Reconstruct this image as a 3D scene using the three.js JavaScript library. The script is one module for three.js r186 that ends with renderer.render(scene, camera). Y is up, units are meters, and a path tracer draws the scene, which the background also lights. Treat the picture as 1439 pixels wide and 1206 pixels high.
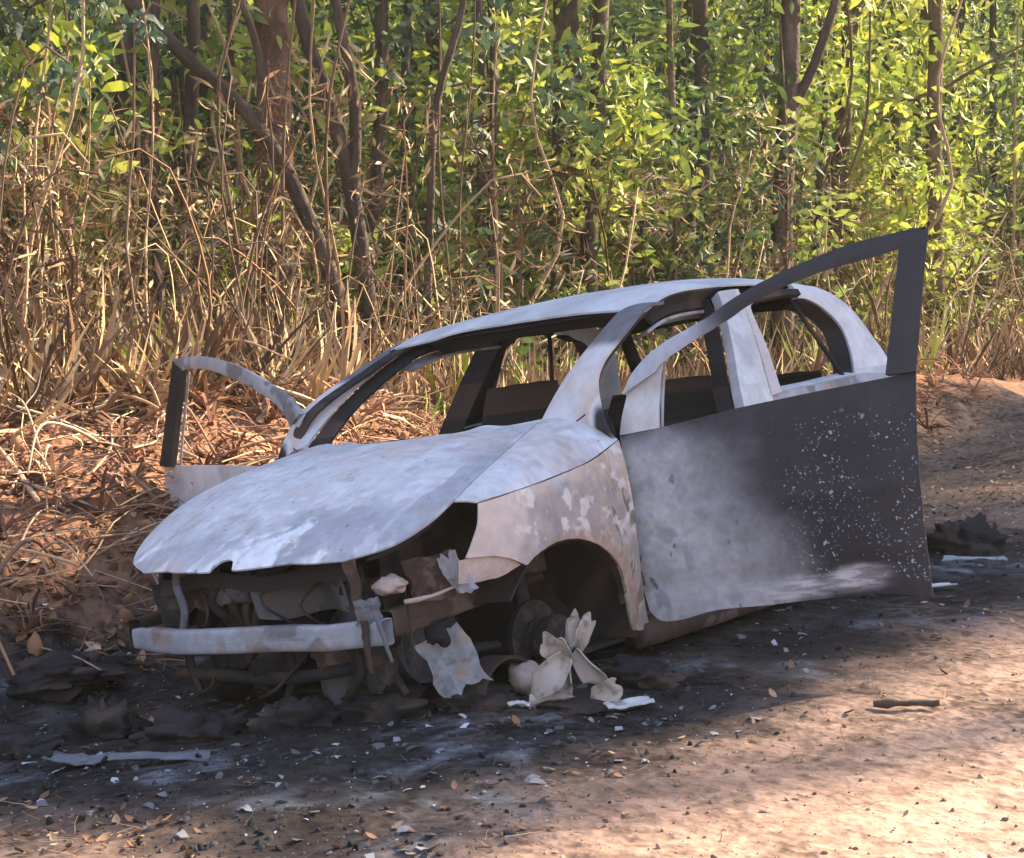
import * as THREE from 'three';
import { mergeGeometries, mergeVertices } from 'three/addons/utils/BufferGeometryUtils.js';

// ───────────────────────── camera, sky, sun, exposure
const scene = new THREE.Scene();
const D2R = Math.PI / 180;
const camera = new THREE.PerspectiveCamera(27.04, 1024 / 858, 0.1, 900);
camera.position.set(0, 1.369, 0);
camera.rotation.order = 'YXZ';
camera.rotation.set(-5.5 * D2R, 0, -1.5 * D2R);

const renderer = new THREE.WebGLRenderer({ antialias: true });
renderer.setSize(1024, 858);
renderer.toneMapping = THREE.LinearToneMapping;
renderer.toneMappingExposure = 5.0;
renderer.shadowMap.enabled = true;

const SUN_AZ = 30 * D2R, SUN_EL = 33 * D2R;            // from the right of the view, a little behind the scene
const SUN = new THREE.Vector3(Math.cos(SUN_AZ) * Math.cos(SUN_EL), Math.sin(SUN_EL), -Math.sin(SUN_AZ) * Math.cos(SUN_EL));
{
  const w = 256, h = 128, data = new Float32Array(w * h * 4), K = 0.44;
  for (let j = 0; j < h; j++) for (let i = 0; i < w; i++) {
    const el = ((j + 0.5) / h - 0.5) * Math.PI, e = Math.max(0, Math.sin(el)), t = Math.pow(1 - e, 2.6), o = (j * w + i) * 4;
    data[o] = K * (0.36 + 0.49 * t); data[o + 1] = K * (0.46 + 0.45 * t); data[o + 2] = K * (0.75 + 0.21 * t); data[o + 3] = 1;
  }
  const sky = new THREE.DataTexture(data, w, h, THREE.RGBAFormat, THREE.FloatType);
  sky.mapping = THREE.EquirectangularReflectionMapping; sky.magFilter = THREE.LinearFilter; sky.needsUpdate = true;
  scene.background = sky; scene.environment = sky;
}
const sun = new THREE.DirectionalLight(0xffe6c4, 5);
sun.position.copy(SUN).multiplyScalar(60).add(new THREE.Vector3(0, 0, -8));
sun.target.position.set(0, 0, -8);
sun.castShadow = true; sun.shadow.radius = 3;
Object.assign(sun.shadow.camera, { left: -30, right: 30, top: 30, bottom: -30, near: 1, far: 140 });
sun.shadow.mapSize.set(4096, 4096);
scene.add(sun, sun.target);

// tall trees standing across the road, out of the picture: x, crown height, z, size, crown shape
const TALL_TREES = [[12.7, 10.9, -13.6, 0.75, 0], [14.0, 9.8, -15.0, 0.78, 1], [16.2, 12.5, -15.9, 0.7, 0], [15.9, 9.3, -16.8, 0.7, 1], [12.6, 14.7, -11.5, 0.6, 1], [16.5, 9.3, -19.9, 0.6, 0], [11.1, 13.6, -19.7, 0.75, 1]];
scene.fog = new THREE.FogExp2(0xeeecd8, 0.0009);
// ───────────────────────── helpers
let seed = 7;
const rnd = () => { seed = (seed * 1664525 + 1013904223) >>> 0; return seed / 4294967296; };
const rr = (a, b) => a + (b - a) * rnd();
const clamp = (x, a = 0, b = 1) => Math.min(b, Math.max(a, x));
const mix = (a, b, t) => a + (b - a) * t;
const sst = (a, b, x) => { const t = clamp((x - a) / (b - a)); return t * t * (3 - 2 * t); };
const mix3 = (a, b, t) => [mix(a[0], b[0], t), mix(a[1], b[1], t), mix(a[2], b[2], t)];
function hash(x, y, z) { let h = Math.imul(x, 374761393) ^ Math.imul(y, 668265263) ^ Math.imul(z, 2147483647 ^ 0x5bd1e995); h = Math.imul(h ^ (h >>> 13), 1274126177); return ((h ^ (h >>> 16)) >>> 0) / 4294967296; }
function noise(x, y, z = 0) {
  const X = Math.floor(x), Y = Math.floor(y), Z = Math.floor(z);
  let u = x - X, v = y - Y, w = z - Z; u = u * u * (3 - 2 * u); v = v * v * (3 - 2 * v); w = w * w * (3 - 2 * w);
  const l = (k) => mix(mix(hash(X, Y, Z + k), hash(X + 1, Y, Z + k), u), mix(hash(X, Y + 1, Z + k), hash(X + 1, Y + 1, Z + k), u), v);
  return w === 0 ? l(0) : mix(l(0), l(1), w);
}
function fbm(x, y, z = 0, o = 4) { let a = 0.5, s = 0, n = 0; for (let i = 0; i < o; i++) { s += a * noise(x, y, z); n += a; x = x * 2.03 + 17.1; y = y * 2.03 + 9.7; z *= 2; a *= 0.5; } return s / n; }
const V = (x, y, z) => new THREE.Vector3(x, y, z);
const used = {};
const numbered = (n) => { const k = used[n] = (used[n] ?? -1) + 1; return k ? `${n}_${String(k).padStart(3, '0')}` : n; };
function tag(o, label, category, group, kind) { o.userData = { label, category }; if (group) o.userData.group = group; if (kind) o.userData.kind = kind; return o; }
function shadows(o) { o.traverse((m) => { if (m.isMesh) { m.castShadow = true; m.receiveShadow = true; } }); return o; }
function top(o, name, label, category, group, kind) { o.name = numbered(name); tag(o, label, category, group, kind); scene.add(o); return shadows(o); }
function structure(o, name, label) { o.name = name; o.userData = { kind: 'structure', label }; scene.add(o); return shadows(o); }
function part(parent, name, geo, mat) { const m = new THREE.Mesh(geo, mat); m.name = name; m.castShadow = m.receiveShadow = true; parent.add(m); return m; }

function tex(w, h, fn, srgb = true) {                   // fn(u, v) gives linear colour
  const d = new Uint8Array(w * h * 4);
  const enc = (c) => { c = clamp(c); return 255 * (srgb ? (c <= 0.0031308 ? 12.92 * c : 1.055 * Math.pow(c, 1 / 2.4) - 0.055) : c); };
  for (let j = 0; j < h; j++) for (let i = 0; i < w; i++) {
    const c = fn((i + 0.5) / w, (j + 0.5) / h), o = (j * w + i) * 4;
    d[o] = enc(c[0]); d[o + 1] = enc(c[1]); d[o + 2] = enc(c[2]); d[o + 3] = 255;
  }
  const t = new THREE.DataTexture(d, w, h); t.magFilter = THREE.LinearFilter; t.minFilter = THREE.LinearMipmapLinearFilter; t.generateMipmaps = true;
  t.wrapS = t.wrapT = THREE.RepeatWrapping; t.anisotropy = 8;
  if (srgb) t.colorSpace = THREE.SRGBColorSpace; t.needsUpdate = true; return t;
}
// a bent metal sheet with two faces and a rim; fn(u, v) gives the outer face
function sheet(fn, nu, nv, th, uvfn, flip = 1) {
  const pos = [], uv = [], idx = [];
  const P = [], N = [];
  for (let j = 0; j <= nv; j++) for (let i = 0; i <= nu; i++) P.push(fn(i / nu, j / nv));
  const at = (i, j) => P[j * (nu + 1) + i];
  for (let j = 0; j <= nv; j++) for (let i = 0; i <= nu; i++) {
    const a = at(Math.min(nu, i + 1), j).clone().sub(at(Math.max(0, i - 1), j)), b = at(i, Math.min(nv, j + 1)).clone().sub(at(i, Math.max(0, j - 1)));
    N.push(a.cross(b).normalize().multiplyScalar(flip));
  }
  const put = (p) => { pos.push(p.x, p.y, p.z); const t = uvfn ? uvfn(p) : [p.x, p.y]; uv.push(t[0], t[1]); return pos.length / 3 - 1; };
  const Q = P.map((p, k) => p.clone().addScaledVector(N[k], -th));
  const face = (arr, rev) => {
    const b = arr.map(put)[0];
    for (let j = 0; j < nv; j++) for (let i = 0; i < nu; i++) {
      const a = b + j * (nu + 1) + i, c = a + 1, d = a + nu + 1, e = d + 1;
      if (rev) idx.push(a, d, c, c, d, e); else idx.push(a, c, d, c, e, d);
    }
  };
  face(P, flip < 0); face(Q, flip > 0);
  const rim = (list, rev) => {
    const b = list.map((k) => [put(P[k]), put(Q[k])]);
    for (let i = 0; i < b.length - 1; i++) { const [a, c] = b[i], [d, e] = b[i + 1]; if (rev) idx.push(a, d, c, d, e, c); else idx.push(a, c, d, d, c, e); }
  };
  const R = (n, f) => Array.from({ length: n + 1 }, (_, i) => f(i));
  rim(R(nu, (i) => i), flip < 0); rim(R(nu, (i) => nv * (nu + 1) + i), flip > 0);
  rim(R(nv, (j) => j * (nu + 1)), flip > 0); rim(R(nv, (j) => j * (nu + 1) + nu), flip < 0);
  const g = new THREE.BufferGeometry();
  g.setAttribute('position', new THREE.Float32BufferAttribute(pos, 3)); g.setAttribute('uv', new THREE.Float32BufferAttribute(uv, 2)); g.setIndex(idx);
  g.computeVertexNormals(); return g;
}
function mirrorZ(g) {
  const m = g.clone(), p = m.attributes.position, i = m.index.array;
  for (let k = 0; k < p.count; k++) p.setZ(k, -p.getZ(k));
  for (let k = 0; k < i.length; k += 3) { const t = i[k]; i[k] = i[k + 1]; i[k + 1] = t; }
  m.computeVertexNormals(); return m;
}
const crv = (pts, closed = false, tension = 0.5) => { const c = new THREE.CatmullRomCurve3(pts.map((p) => V(p[0], p[1], p[2] ?? 0)), closed, 'centripetal', tension); return (t) => c.getPointAt(clamp(t)); };
function poly(pts) {                                     // straight-sided curve by arc length
  const v = pts.map((p) => V(p[0], p[1], p[2] ?? 0)), L = [0]; for (let i = 1; i < v.length; i++) L.push(L[i - 1] + v[i].distanceTo(v[i - 1]));
  return (t) => { const s = clamp(t) * L[L.length - 1]; let i = 1; while (i < v.length - 1 && s > L[i]) i++; return v[i - 1].clone().lerp(v[i], (s - L[i - 1]) / (L[i] - L[i - 1] || 1)); };
}
const coons = (T, B, L, R) => (u, v) => {
  const p = T(u).multiplyScalar(1 - v).add(B(u).multiplyScalar(v)).add(L(v).multiplyScalar(1 - u)).add(R(v).multiplyScalar(u));
  p.sub(T(0).multiplyScalar((1 - u) * (1 - v))).sub(T(1).multiplyScalar(u * (1 - v))).sub(B(0).multiplyScalar((1 - u) * v)).sub(B(1).multiplyScalar(u * v));
  return p;
};
const ruled = (T, B) => (u, v) => T(u).lerp(B(u), v);
function tube(pts, r0, r1, rad = 6, seg = 10, wob = 0, sq = null) {      // tapered limb along a path
  const c = new THREE.CatmullRomCurve3(pts.map((p) => p.isVector3 ? p : V(...p))), pos = [], uv = [], idx = [];
  const fr = c.computeFrenetFrames(seg, false), len = c.getLength();
  for (let i = 0; i <= seg; i++) {
    const p = c.getPointAt(i / seg), r = mix(r0, r1, i / seg);
    for (let k = 0; k <= rad; k++) {
      const a = (k / rad) * Math.PI * 2, kk = k % rad, q = r * (1 + wob * (hash(i, kk, 91) - 0.5));
      const cx = Math.cos(a), sx = Math.sin(a), n = fr.normals[i], b = fr.binormals[i];
      pos.push(p.x + q * (cx * n.x + sx * b.x), p.y + q * (cx * n.y + sx * b.y), p.z + q * (cx * n.z + sx * b.z)); uv.push(k / rad * 2 * Math.PI * r0, i / seg * len);
    }
  }
  for (let i = 0; i < seg; i++) for (let k = 0; k < rad; k++) { const a = i * (rad + 1) + k, b = a + 1, d = a + rad + 1, e = d + 1; idx.push(a, b, d, b, e, d); }
  for (const e of [0, seg]) {                          // end caps
    const p = c.getPointAt(e / seg), b = pos.length / 3; pos.push(p.x, p.y, p.z); uv.push(0, 0);
    for (let k = 0; k < rad; k++) { const a = e * (rad + 1) + k; if (e) idx.push(a, a + 1, b); else idx.push(a + 1, a, b); }
  }
  const g = new THREE.BufferGeometry();
  g.setAttribute('position', new THREE.Float32BufferAttribute(pos, 3)); g.setAttribute('uv', new THREE.Float32BufferAttribute(uv, 2)); g.setIndex(idx);
  g.computeVertexNormals(); return g;
}
function box(x, y, z, w, h, d, rot, rough = 0, bev = 0.006) {             // a chamfered, slightly knocked-about block
  const s = new THREE.Shape(), a = w / 2 - bev, b = h / 2 - bev; s.moveTo(-a, -b); s.lineTo(a, -b); s.lineTo(a, b); s.lineTo(-a, b); s.closePath();
  const g = new THREE.ExtrudeGeometry(s, { depth: Math.max(0.001, d - 2 * bev), bevelEnabled: true, bevelThickness: bev, bevelSize: bev, bevelSegments: 2, steps: 3 });
  g.translate(0, 0, -(d - 2 * bev) / 2);
  const p = g.attributes.position;
  if (rough) for (let i = 0; i < p.count; i++) { const X = p.getX(i), Y = p.getY(i), Z = p.getZ(i); p.setXYZ(i, X + rough * (noise(X * 9 + x * 31, Y * 9, Z * 9) - 0.5), Y + rough * (noise(X * 9 + 40, Y * 9 + y * 17, Z * 9) - 0.5), Z + rough * (noise(X * 9 + 80, Y * 9, Z * 9 + z * 13) - 0.5)); }
  if (rot) g.applyMatrix4(new THREE.Matrix4().makeRotationFromEuler(new THREE.Euler(...rot)));
  g.translate(x, y, z); g.computeVertexNormals(); return g;
}
function cyl(x, y, z, r, len, axis = 'z', r2 = r, n = 20) {
  const g = new THREE.CylinderGeometry(r2, r, len, n, 1); if (axis === 'z') g.rotateX(Math.PI / 2); if (axis === 'x') g.rotateZ(Math.PI / 2); g.translate(x, y, z); return g;
}
function lump(x, y, z, rx, ry, rz, amp = 0.35, k = 1, det = 3) {
  const g0 = new THREE.IcosahedronGeometry(1, det); g0.deleteAttribute('uv'); g0.deleteAttribute('normal'); const g = mergeVertices(g0, 1e-4), p = g.attributes.position, uv = [];
  for (let i = 0; i < p.count; i++) { const X = p.getX(i), Y = p.getY(i), Z = p.getZ(i), f = 1 + amp * (fbm(X * 1.7 + k * 7.3, Y * 1.7 + k, Z * 1.7 + 5, 3) - 0.5) * 2 + (det > 4 ? 0.55 * Math.abs(fbm(X * 7 + k, Y * 7, Z * 7 + 5, 3) - 0.5) * 2 - 0.2 : 0); p.setXYZ(i, x + X * f * rx, y + Y * f * ry, z + Z * f * rz); uv.push((X * rx + Z * rz) * 1.5 + k * 0.13, Y * ry * 1.5 + k * 0.31); }
  g.setAttribute('uv', new THREE.Float32BufferAttribute(uv, 2));
  g.computeVertexNormals(); return g;
}
const M = (gs) => mergeGeometries(gs.map((g) => { const q = g.index ? g.toNonIndexed() : g; for (const k of Object.keys(q.attributes)) if (!['position', 'normal', 'uv'].includes(k)) q.deleteAttribute(k); return q; }));

// ───────────────────────── ground: road, burnt verge, soil bank and forest floor in one sheet
const sAcross = (x, z) => (x - 0.128) * -0.7937 + (z + 5.632) * -0.6084;      // metres from the near wheels towards the forest
const aAlong = (x, z) => (x - 0.128) * -0.6084 + (z + 5.632) * 0.7936;        // metres ahead of the front wheels
const fromSA = (s, a) => [0.128 + s * -0.7937 + a * -0.6084, -5.632 + s * -0.6084 + a * 0.7936];
function groundH(x, z) {
  const s = sAcross(x, z), a = aAlong(x, z);
  let h = s < 0 ? 0 : s < 1.7 ? -0.127 * s : -0.216;
  h *= 1 - sst(1.9, 2.7, s);
  const crest = mix(0.04, 0.62, sst(-6.5, -0.6, a)) * (0.8 + 0.45 * fbm(a * 0.55 + 3, s * 0.4, 2, 3));
  h += sst(1.95, 3.5, s + 0.5 * (fbm(a * 0.6, s * 0.5, 8) - 0.5)) * crest;
  h -= sst(4.3, 6, s) * 0.18;
  const mx = x - 3.75, mz = z + 14; h += 0.36 * Math.exp(-(mx * mx * 0.5 + mz * mz * 0.35)) * (0.7 + 0.6 * fbm(x * 2, z * 2, 1));
  const rough = sst(-2.4, 0.2, s) * 0.5 + sst(1.7, 2.8, s) * 1.2 + 0.22;
  h += rough * (0.05 * (fbm(x * 2.3, z * 2.3, 3, 4) - 0.5) + 0.035 * (fbm(x * 11, z * 11, 9, 3) - 0.5));
  if (s < -0.5) h -= 0.03 * Math.exp(-Math.pow((s + 2.6) / 0.35, 2));
  return h;
}
function charAmount(x, z) {                              // burnt earth round the car
  const s = sAcross(x, z), a = aAlong(x, z);
  const dx = Math.max(0, Math.abs(a + 0.95) - 2.35), ds = s > 0.75 ? Math.max(0, s - 1.9) : Math.max(0, -0.35 - s);
  const d = Math.hypot(dx, ds * 1.25) + 0.9 * (fbm(x * 1.5, z * 1.5, 6, 4) - 0.5) + 0.4 * (fbm(x * 7, z * 7, 4, 3) - 0.5);
  return 1 - sst(0.05, 0.8, d);
}
{
  const axis = (lo, hi, c0, c1, st) => { const a = []; for (let x = c0; x <= c1 + 1e-6; x += st) a.push(x); let w = st, x = c1; while (x < hi) { w *= 1.09; x += w; a.push(x); } w = st; x = c0; while (x > lo) { w *= 1.09; x -= w; a.unshift(x); } return a; };
  const xs = axis(-320, 320, -3.2, 3.6, 0.03), zs = axis(-420, 320, -9.2, -3.6, 0.03);
  const pos = [], col = [], uv = [], idx = [], nx = xs.length;
  for (const z of zs) for (const x of xs) {
    pos.push(x, groundH(x, z), z); uv.push(x / 1.7, z / 1.7);
    const s = sAcross(x, z), n = fbm(x * 1.3, z * 1.3, 2, 4), m = fbm(x * 5, z * 5, 7, 3), f = fbm(x * 17, z * 17, 3, 2);
    let c = mix3([0.36, 0.245, 0.185], [0.48, 0.35, 0.275], n);                         // packed road earth
    c = mix3(c, [0.21, 0.145, 0.115], sst(-2.35, -0.75, s + 0.9 * (n - 0.5) + 0.5 * (m - 0.5)) * 0.8);
    c = mix3(c, mix3([0.10, 0.072, 0.056], [0.19, 0.14, 0.11], m), sst(-0.3, 0.8, s + 1.2 * (n - 0.5)) * 0.9);
    c = mix3(c, mix3([0.20, 0.10, 0.062], [0.33, 0.185, 0.115], n), sst(2.0, 2.7, s + 0.6 * (m - 0.5)));  // red soil bank
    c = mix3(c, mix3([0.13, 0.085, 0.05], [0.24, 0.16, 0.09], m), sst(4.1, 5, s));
    const b = charAmount(x, z); c = mix3(c, mix3([0.012, 0.0115, 0.012], [0.04, 0.037, 0.038], f), b * 0.96);
    const ash = b * sst(0.6, 0.78, fbm(x * 3.1 + 9, z * 3.1, 5, 5)); c = mix3(c, [0.20, 0.215, 0.24], ash * (0.2 + 0.5 * sst(0.45, 0.6, f)));
    col.push(...c);
  }
  for (let j = 0; j < zs.length - 1; j++) for (let i = 0; i < nx - 1; i++) { const a = j * nx + i, b = a + 1, d = a + nx, e = d + 1; idx.push(a, d, b, b, d, e); }
  const g = new THREE.BufferGeometry(); g.setAttribute('position', new THREE.Float32BufferAttribute(pos, 3)); g.setAttribute('color', new THREE.Float32BufferAttribute(col, 3)); g.setAttribute('uv', new THREE.Float32BufferAttribute(uv, 2)); g.setIndex(idx); g.computeVertexNormals();
  const tn = (x, y, k, o, per) => { const f = (a, b) => fbm(a * k, b * k, 3, o); const u = x, v = y; return mix(mix(f(u, v), f(u - 1, v), u), mix(f(u, v - 1), f(u - 1, v - 1), u), v); };
  const grain = tex(512, 512, (u, v) => { const a = tn(u, v, 14, 4), b = tn(u, v, 60, 3), k = clamp(0.25 + 0.75 * (a - 0.5) * 1.6 + 0.5 + (b - 0.5) * 1.5, 0.25, 1); return [k, k * 0.985, k * 0.97]; });
  const bump = tex(512, 512, (u, v) => { const k = clamp(0.5 + (tn(u, v, 60, 3) - 0.5) * 1.5 + (tn(u, v, 24, 3) - 0.5)); return [k, k, k]; }, false);
  structure(new THREE.Mesh(g, new THREE.MeshPhysicalMaterial({ specularIntensity: 0.15, vertexColors: true, map: grain, bumpMap: bump, bumpScale: 0.012, roughness: 1 })), 'ground', 'dirt road with burnt verge and a red soil bank');
}
// ───────────────────────── the burnt car (x forward, y up, z to its right; metres)
function spline1(xs, ys) {                               // smooth 1-D interpolation
  const n = xs.length, d = []; for (let i = 0; i < n - 1; i++) d.push((ys[i + 1] - ys[i]) / (xs[i + 1] - xs[i]));
  const m = xs.map((_, i) => i === 0 ? d[0] : i === n - 1 ? d[n - 2] : d[i - 1] * d[i] <= 0 ? 0 : 2 * d[i - 1] * d[i] / (d[i - 1] + d[i]));
  return (x) => { if (x <= xs[0]) return ys[0]; if (x >= xs[n - 1]) return ys[n - 1]; let i = 0; while (x > xs[i + 1]) i++; const h = xs[i + 1] - xs[i], t = (x - xs[i]) / h, t2 = t * t, t3 = t2 * t; return (2 * t3 - 3 * t2 + 1) * ys[i] + (t3 - 2 * t2 + t) * h * m[i] + (-2 * t3 + 3 * t2) * ys[i + 1] + (t3 - t2) * h * m[i + 1]; };
}
const sideY = spline1([0.1, 0.2, 0.3, 0.45, 0.6, 0.75, 0.88, 0.95, 1.4, 1.5], [0.70, 0.77, 0.80, 0.828, 0.835, 0.825, 0.80, 0.78, 0.60, 0.54]);
const sideX = spline1([-3.2, -2.9, -2.5, -2, 0.1, 0.25, 0.4, 0.55, 0.65, 0.73], [0.86, 0.93, 0.975, 1, 1, 0.985, 0.935, 0.85, 0.76, 0.62]);
const zSide = (x, y) => -sideY(y) * sideX(x);
const onSide = (fn, inset = 0) => (u, v) => { const p = fn(u, v); p.z = zSide(p.x, p.y) + inset; return p; };
const dent = (fn, amp = 0.006, k = 5, o = 0) => (u, v) => { const p = fn(u, v), n = amp * (fbm(p.x * k + 30 + o, p.y * k + 9, p.z * k + 21, 3) - 0.5) * 2; p.z += n * 0.7; p.y += n * 0.7; return p; };

const car = new THREE.Group();
car.matrix.makeBasis(V(-0.6084, 0.0009, 0.7936), V(-0.1004, 0.9919, -0.0781), V(-0.7872, -0.1272, -0.6034)).setPosition(-0.435, -0.223, -6.063);
car.matrix.decompose(car.position, car.quaternion, car.scale); car.scale.set(1, 1, 1);

// burnt paint: bleached ash, bare scorched steel, soot and rust, each with its own grain
const ASH = [0.46, 0.468, 0.487], ASHW = [0.60, 0.61, 0.635], PINK = [0.45, 0.375, 0.345], SOOT = [0.028, 0.028, 0.032], CHAR = [0.062, 0.064, 0.078], STEEL = [0.20, 0.215, 0.25], RUST = [0.17, 0.10, 0.07];
const std = (o) => new THREE.MeshPhysicalMaterial({ roughness: 0.75, metalness: 0, specularIntensity: 0.4, ...o });
const fineBump = tex(256, 256, (u, v) => { const k = clamp(0.5 + (fbm(u * 40, v * 40, 1, 3) - 0.5) * 1.4); return [k, k, k]; }, false);
const hoodTex = tex(768, 768, (u, v) => {                 // u along the car from nose (1) to cowl (0), v across
  const X = u * 1.2, Z = v * 1.5, n = fbm(X * 4, Z * 4, 3, 5), g = fbm(X * 34, Z * 34, 5, 3), w = fbm(X * 7 + 2.2 * n, Z * 5 + 2 * n, 11, 4);
  let c = mix3(ASH, [0.37, 0.375, 0.395], sst(0.42, 0.62, n));
  const nose = sst(0.66, 0.88, u + 0.25 * (n - 0.5));
  c = mix3(c, [0.28, 0.29, 0.32], nose * 0.75 * sst(0.35, 0.6, fbm(X * 6, Z * 6, 21, 3)));
  c = mix3(c, ASHW, nose * sst(0.5, 0.64, w + 0.16 * (g - 0.5))); c = mix3(c, ASHW, (1 - nose) * 0.35 * sst(0.55, 0.72, w));
  const edge = sst(0.25, 0.08, v);                        // left edge: darker, noise-broken strip next to the wing
  c = mix3(c, [0.27, 0.275, 0.30], edge * sst(0.45, 0.55, fbm(X * 3.2 + 3 * Z, Z * 9, 4, 4)) * 0.8);
  c = mix3(c, PINK, 0.5 * sst(0.6, 0.7, fbm(X * 3, Z * 3 + 7, 15, 3)));
  if (fbm(X * 40, Z * 40, 41, 2) > 0.88) c = mix3(c, [0.12, 0.11, 0.11], 0.6);
  c = mix3(c, [0.32, 0.25, 0.21], 0.4 * sst(0.55, 0.8, fbm(X * 21, Z * 21, 71, 5))); const k = 0.80 + 0.40 * g; return [c[0] * k, c[1] * k, c[2] * k];
});
const roofTex = tex(512, 512, (u, v) => { const X = u * 2, Z = v * 1.4, n = fbm(X * 4, Z * 4, 3, 5), g = fbm(X * 34, Z * 34, 5, 3); let c = mix3(ASH, [0.36, 0.365, 0.39], sst(0.4, 0.65, n)); c = mix3(c, ASHW, 0.4 * sst(0.5, 0.75, fbm(X * 6, Z * 6, 8, 5))); const k = 0.88 + 0.24 * g; return c.map((q) => q * k); });
const fenderTex = tex(768, 768, (u, v) => {               // x from -0.5 to 0.55, y from 0.2 to 1.0
  const x = -0.5 + 1.05 * u, y = 0.2 + 1.1 * v, n = fbm(x * 5, y * 5, 3, 5), g = fbm(x * 40, y * 40, 5, 3);
  let c = mix3([0.47, 0.385, 0.345], [0.54, 0.465, 0.43], n);
  c = mix3(c, ASH, sst(0.52, 0.62, fbm(x * 3.3, y * 3.3, 29, 4)) * 0.7);
  const r = Math.hypot(x + 0.03, y - 0.25);
  const patch = sst(0.62, 0.5, r + 0.25 * (n - 0.5)) * sst(0.22, 0.06, x + 0.25 * (fbm(x * 9, y * 9, 8, 3) - 0.5));
  c = mix3(c, [0.20, 0.195, 0.205], patch * (0.35 + 0.6 * fbm(x * 22, y * 22, 6, 4)));
  const streak = fbm(x * 46 + 6 * fbm(x * 8, y * 4, 2), y * 11, 17, 3);
  c = mix3(c, [0.42, 0.33, 0.26], sst(-0.05, -0.3, x) * sst(0.45, 0.56, streak) * 0.95);
  c = mix3(c, [0.12, 0.11, 0.11], sst(-0.18, -0.3, x) * sst(0.60, 0.68, streak) * 0.8 * sst(0.85, 0.7, y));
  const fl = fbm(x * 26, y * 26, 31, 4); c = mix3(c, [0.62, 0.58, 0.57], sst(0.54, 0.72, fl + 0.12 * (g - 0.5)) * sst(0.3, 0.15, x) * sst(0.5, 0.62, y) * 0.75);
  c = mix3(c, [0.36, 0.24, 0.17], sst(0.035, 0.012, Math.abs(r - 0.345) + 0.03 * (n - 0.5)) * 0.6);
  const k = 0.84 + 0.32 * g; return c.map((q) => q * k);
});
const pillarTex = tex(512, 512, (u, v) => {               // z from -0.87 to -0.42, y from 0.85 to 1.4
  const x = -0.87 + 0.45 * u, y = 0.85 + 0.55 * v, n = fbm(x * 6, y * 6, 3, 5), g = fbm(x * 40, y * 40, 5, 3);
  let c = mix3([0.49, 0.45, 0.45], ASH, sst(0.4, 0.6, n));
  c = mix3(c, [0.075, 0.078, 0.09], sst(1.17, 1.215, y + 0.06 * (n - 0.5)) * (0.75 + 0.25 * g));
  const d = Math.hypot((x + 0.765) * 1.5, (y - 0.935) * 0.85); c = mix3(c, SOOT, sst(0.075, 0.04, d + 0.06 * (n - 0.5)));
  c = mix3(c, PINK, sst(0.18, 0.1, d + 0.1 * (n - 0.5)) * sst(0.075, 0.09, d) * 0.9);
  if (Math.hypot(x + 0.68, y - 0.915) < 0.010 || Math.abs(y - 0.955 + (x + 0.66) * 0.5) < 0.003 && x > -0.70 && x < -0.62) c = SOOT;
  const k = 0.86 + 0.28 * g; return c.map((q) => q * k);
});
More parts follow.
